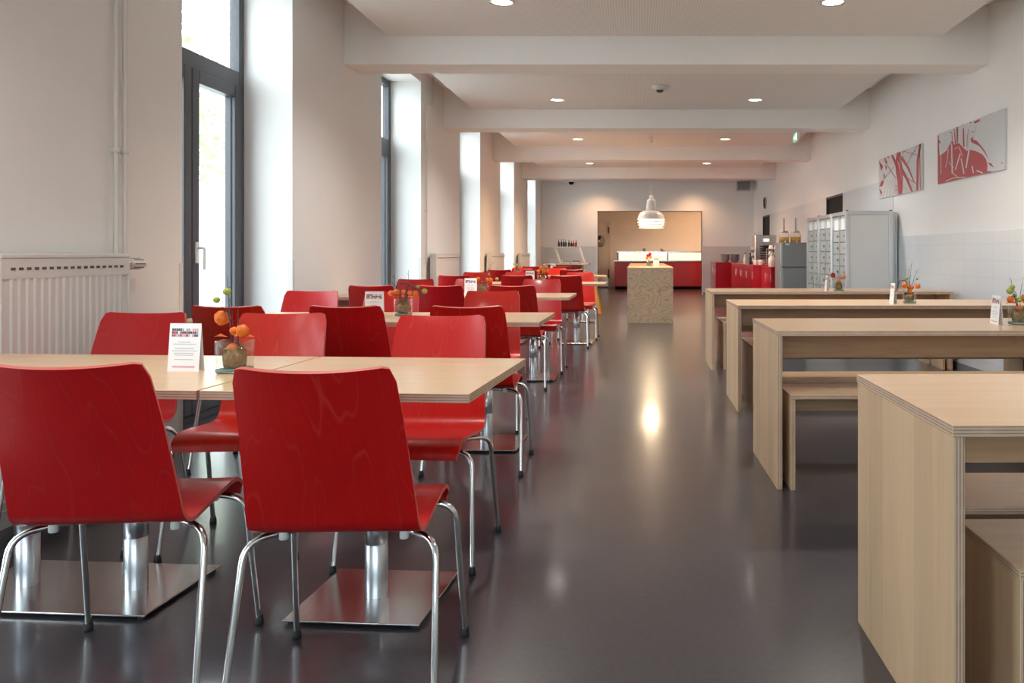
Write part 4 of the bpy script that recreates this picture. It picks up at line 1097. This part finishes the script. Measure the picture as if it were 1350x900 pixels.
# ------------------------------------------------------------------ salad bar by the far wall
t = thing('salad_bar', 'red salad bar with a slanted white canopy against the far wall', 'salad bar', (-1.66, 18.4, 0))
MB().box(-.42, .36, .0, .7, .08, .84).build('cabinet', 'redlac', t, bevel=.004)
MB().box(-.38, .32, .04, .66, 0, .08).build('plinth', 'dark', t)
MB().box(-.50, .52, -.08, .78, .841, .875).build('counter_top', 'steel', t, bevel=.004)
MB().box(-.50, .52, -.22, -.09, .845, .857).build('tray_rail', 'birch_dark', t)
for xx in (-.26, .30): MB().tube([(xx + .12, .12, .875), (xx, .12, 1.245)], .028, 8).build('canopy_post', 'white', t)
MB().box(-.50, .22, .05, .6, 1.245, 1.265).build('canopy_shelf', 'white', t, bevel=.003)
MB().box(-.5, .22, .02, .05, 1.10, 1.265).build('sneeze_guard', 'pane', t)
q = random.Random(5)
for i in range(8):
    x = -1.98 + i * .058
    t = thing('dressing_bottle', ('dark' if i < 6 else 'red') + ' dressing bottle %s on the salad bar canopy' % ['at the window end', 'second from the window', 'third from the window', 'before the middle', 'just past the middle', 'beside the red ones', 'first of the red pair', 'at the aisle end'][i], 'bottle', (x + .12, 18.6 + q.uniform(0, .2), 1.266), group='bottles on the salad bar canopy')
    hh = q.uniform(.95, 1.3); c = 'bottle_dark' if i < 6 else 'bottle_red'
    MB().lathe([(.022, 0), (.026, .008), (.026, .07 * hh), (.010, .10 * hh), (.009, .12 * hh)], n=12).build('bottle_body', c, t)
    MB().lathe([(.011, .12 * hh), (.011, .14 * hh), (.001, .142 * hh)], n=10).build('cap', 'grey' if i % 2 else 'inkred', t)
t = thing('napkin_box', 'white steel napkin box on the salad bar top, window end', 'napkin box', (-1.95, 18.85, .876))
MB().box(-.16, .16, -.1, .1, 0, .09).build('box_body', 'white', t, bevel=.006)
MB().box(-.12, .12, -.06, .06, .09, .094).build('napkins', 'paper', t)
for i, (x, lab) in enumerate(((-1.66, 'steel salad tray in the middle of the salad bar'), (-1.45, 'steel salad tray at the aisle end of the salad bar'))):
    t = thing('salad_tray', lab, 'tray', (x, 18.55, .876))
    MB().box(-.09, .09, -.12, .12, 0, .04).build('tray', 'steel', t, bevel=.006)
    m = MB()
    for k in range(24): m.ball((q.uniform(-.07, .07), q.uniform(-.1, .1), .045), q.uniform(.012, .02), 0, 6)
    o = m.build('salad', 'green' if i == 0 else 'bottle_red', t); o['kind'] = 'stuff'

# ------------------------------------------------------------------ wooden high chair beyond the fourth table
t = thing('high_chair', 'yellowish beech high chair standing past the fourth table', 'high chair', (-.90, 14.75, 0))
for yy in (-.2, .2):
    for sx in (-1, 1):
        m = MB()
        a, b = (sx * .045, .66), (sx * .215, 0)
        m.add([(a[0] - .03, yy - .014, a[1]), (a[0] + .03, yy - .014, a[1]), (b[0] + .035, yy - .014, 0), (b[0] - .035, yy - .014, 0),
               (a[0] - .03, yy + .014, a[1]), (a[0] + .03, yy + .014, a[1]), (b[0] + .035, yy + .014, 0), (b[0] - .035, yy + .014, 0)],
              [(0, 1, 2, 3), (7, 6, 5, 4), (0, 4, 5, 1), (1, 5, 6, 2), (2, 6, 7, 3), (3, 7, 4, 0)])
        m.build('leg', 'beech', t)
MB().box(-.16, .12, -.186, .186, .46, .48).build('seat', 'beech', t)
MB().box(-.10, .14, -.186, .186, .20, .22).build('footrest', 'beech', t)
MB().box(.05, .20, -.22, .22, .655, .672).build('tray_bar', 'beech', t, bevel=.004)
MB().box(-.16, -.135, -.186, .186, .50, .82).build('backrest', 'beech', t, bevel=.004)
for yy in (-.2, .2): MB().box(-.17, .16, yy - .014, yy + .014, .635, .655).build('armrest', 'beech', t)

# ------------------------------------------------------------------ trees outside
def tree(label, x, y, h, r, mat, seed):
    q = random.Random(seed)
    t = thing('garden_tree', label, 'tree', (x, y, -.12), group='trees outside the windows')
    MB().tube([(0, 0, 0), (.1, 0, h * .3), (0, .1, h * .7)], [.2, .15, .07], 10).build('trunk', 'trunk', t)
    m = MB()
    for i in range(1600):
        d = Vector((q.gauss(0, 1), q.gauss(0, 1), q.gauss(0, 1))).normalized() * r * q.random() ** .35
        p = Vector((d.x, d.y, h * .68 + d.z * .9))
        u = Vector((q.gauss(0, 1), q.gauss(0, 1), q.gauss(0, 1))).normalized(); v = u.orthogonal().normalized()
        s = q.uniform(.05, .12) * r / 1.6
        m.poly([p - u * s, p - v * s * .6, p + u * s, p + v * s * .6])
    m.build('foliage', mat, t)
tree('bright hazy green tree outside the near window', -9.0, 14.0, 5.5, 2.0, 'leaf', 1)
tree('copper-leaved tree high outside the near window', -11.5, 19.5, 9.0, 2.6, 'leaf_red', 2)

# ------------------------------------------------------------------ daylight and exposure
wd = bpy.data.worlds.new('overcast_sky'); scn.world = wd; wd.use_nodes = True
bg = wd.node_tree.nodes['Background']
bg.inputs['Color'].default_value = (.82, .92, 1.0, 1); bg.inputs['Strength'].default_value = 4.4
def portal(loc, rot, sx, sy):
    l = bpy.data.lights.new('daylight_portal', 'AREA'); l.shape = 'RECTANGLE'; l.size = sx; l.size_y = sy
    l.cycles.is_portal = True
    o = bpy.data.objects.new('daylight_portal', l); COL.objects.link(o); o.location = loc; o.rotation_euler = rot
for a, b in WIN: portal((XL - .47, (a + b) / 2, 1.575), (0, R(-90), 0), 3.15, b - a)
for a, b in ADDED_WIN: portal(((a + b) / 2, YF - .31, 2.0), (R(90), 0, 0), b - a, 2.2)
lamp('servery_light', 'AREA', (2.0, 23.7, 2.85), 30, (1, .52, .24), size=1.0)

scn.view_settings.view_transform = 'Standard'
scn.view_settings.look = 'None'
scn.view_settings.gamma = 1
scn.view_settings.use_curve_mapping = False
scn.view_settings.exposure = 1.0
scn.cycles.max_bounces = 10
scn.cycles.diffuse_bounces = 6
scn.cycles.glossy_bounces = 5
scn.cycles.transparent_max_bounces = 16
scn.cycles.caustics_reflective = False
scn.cycles.caustics_refractive = False
scn.cycles.use_denoising = True
scn.cycles.sample_clamp_indirect = 6
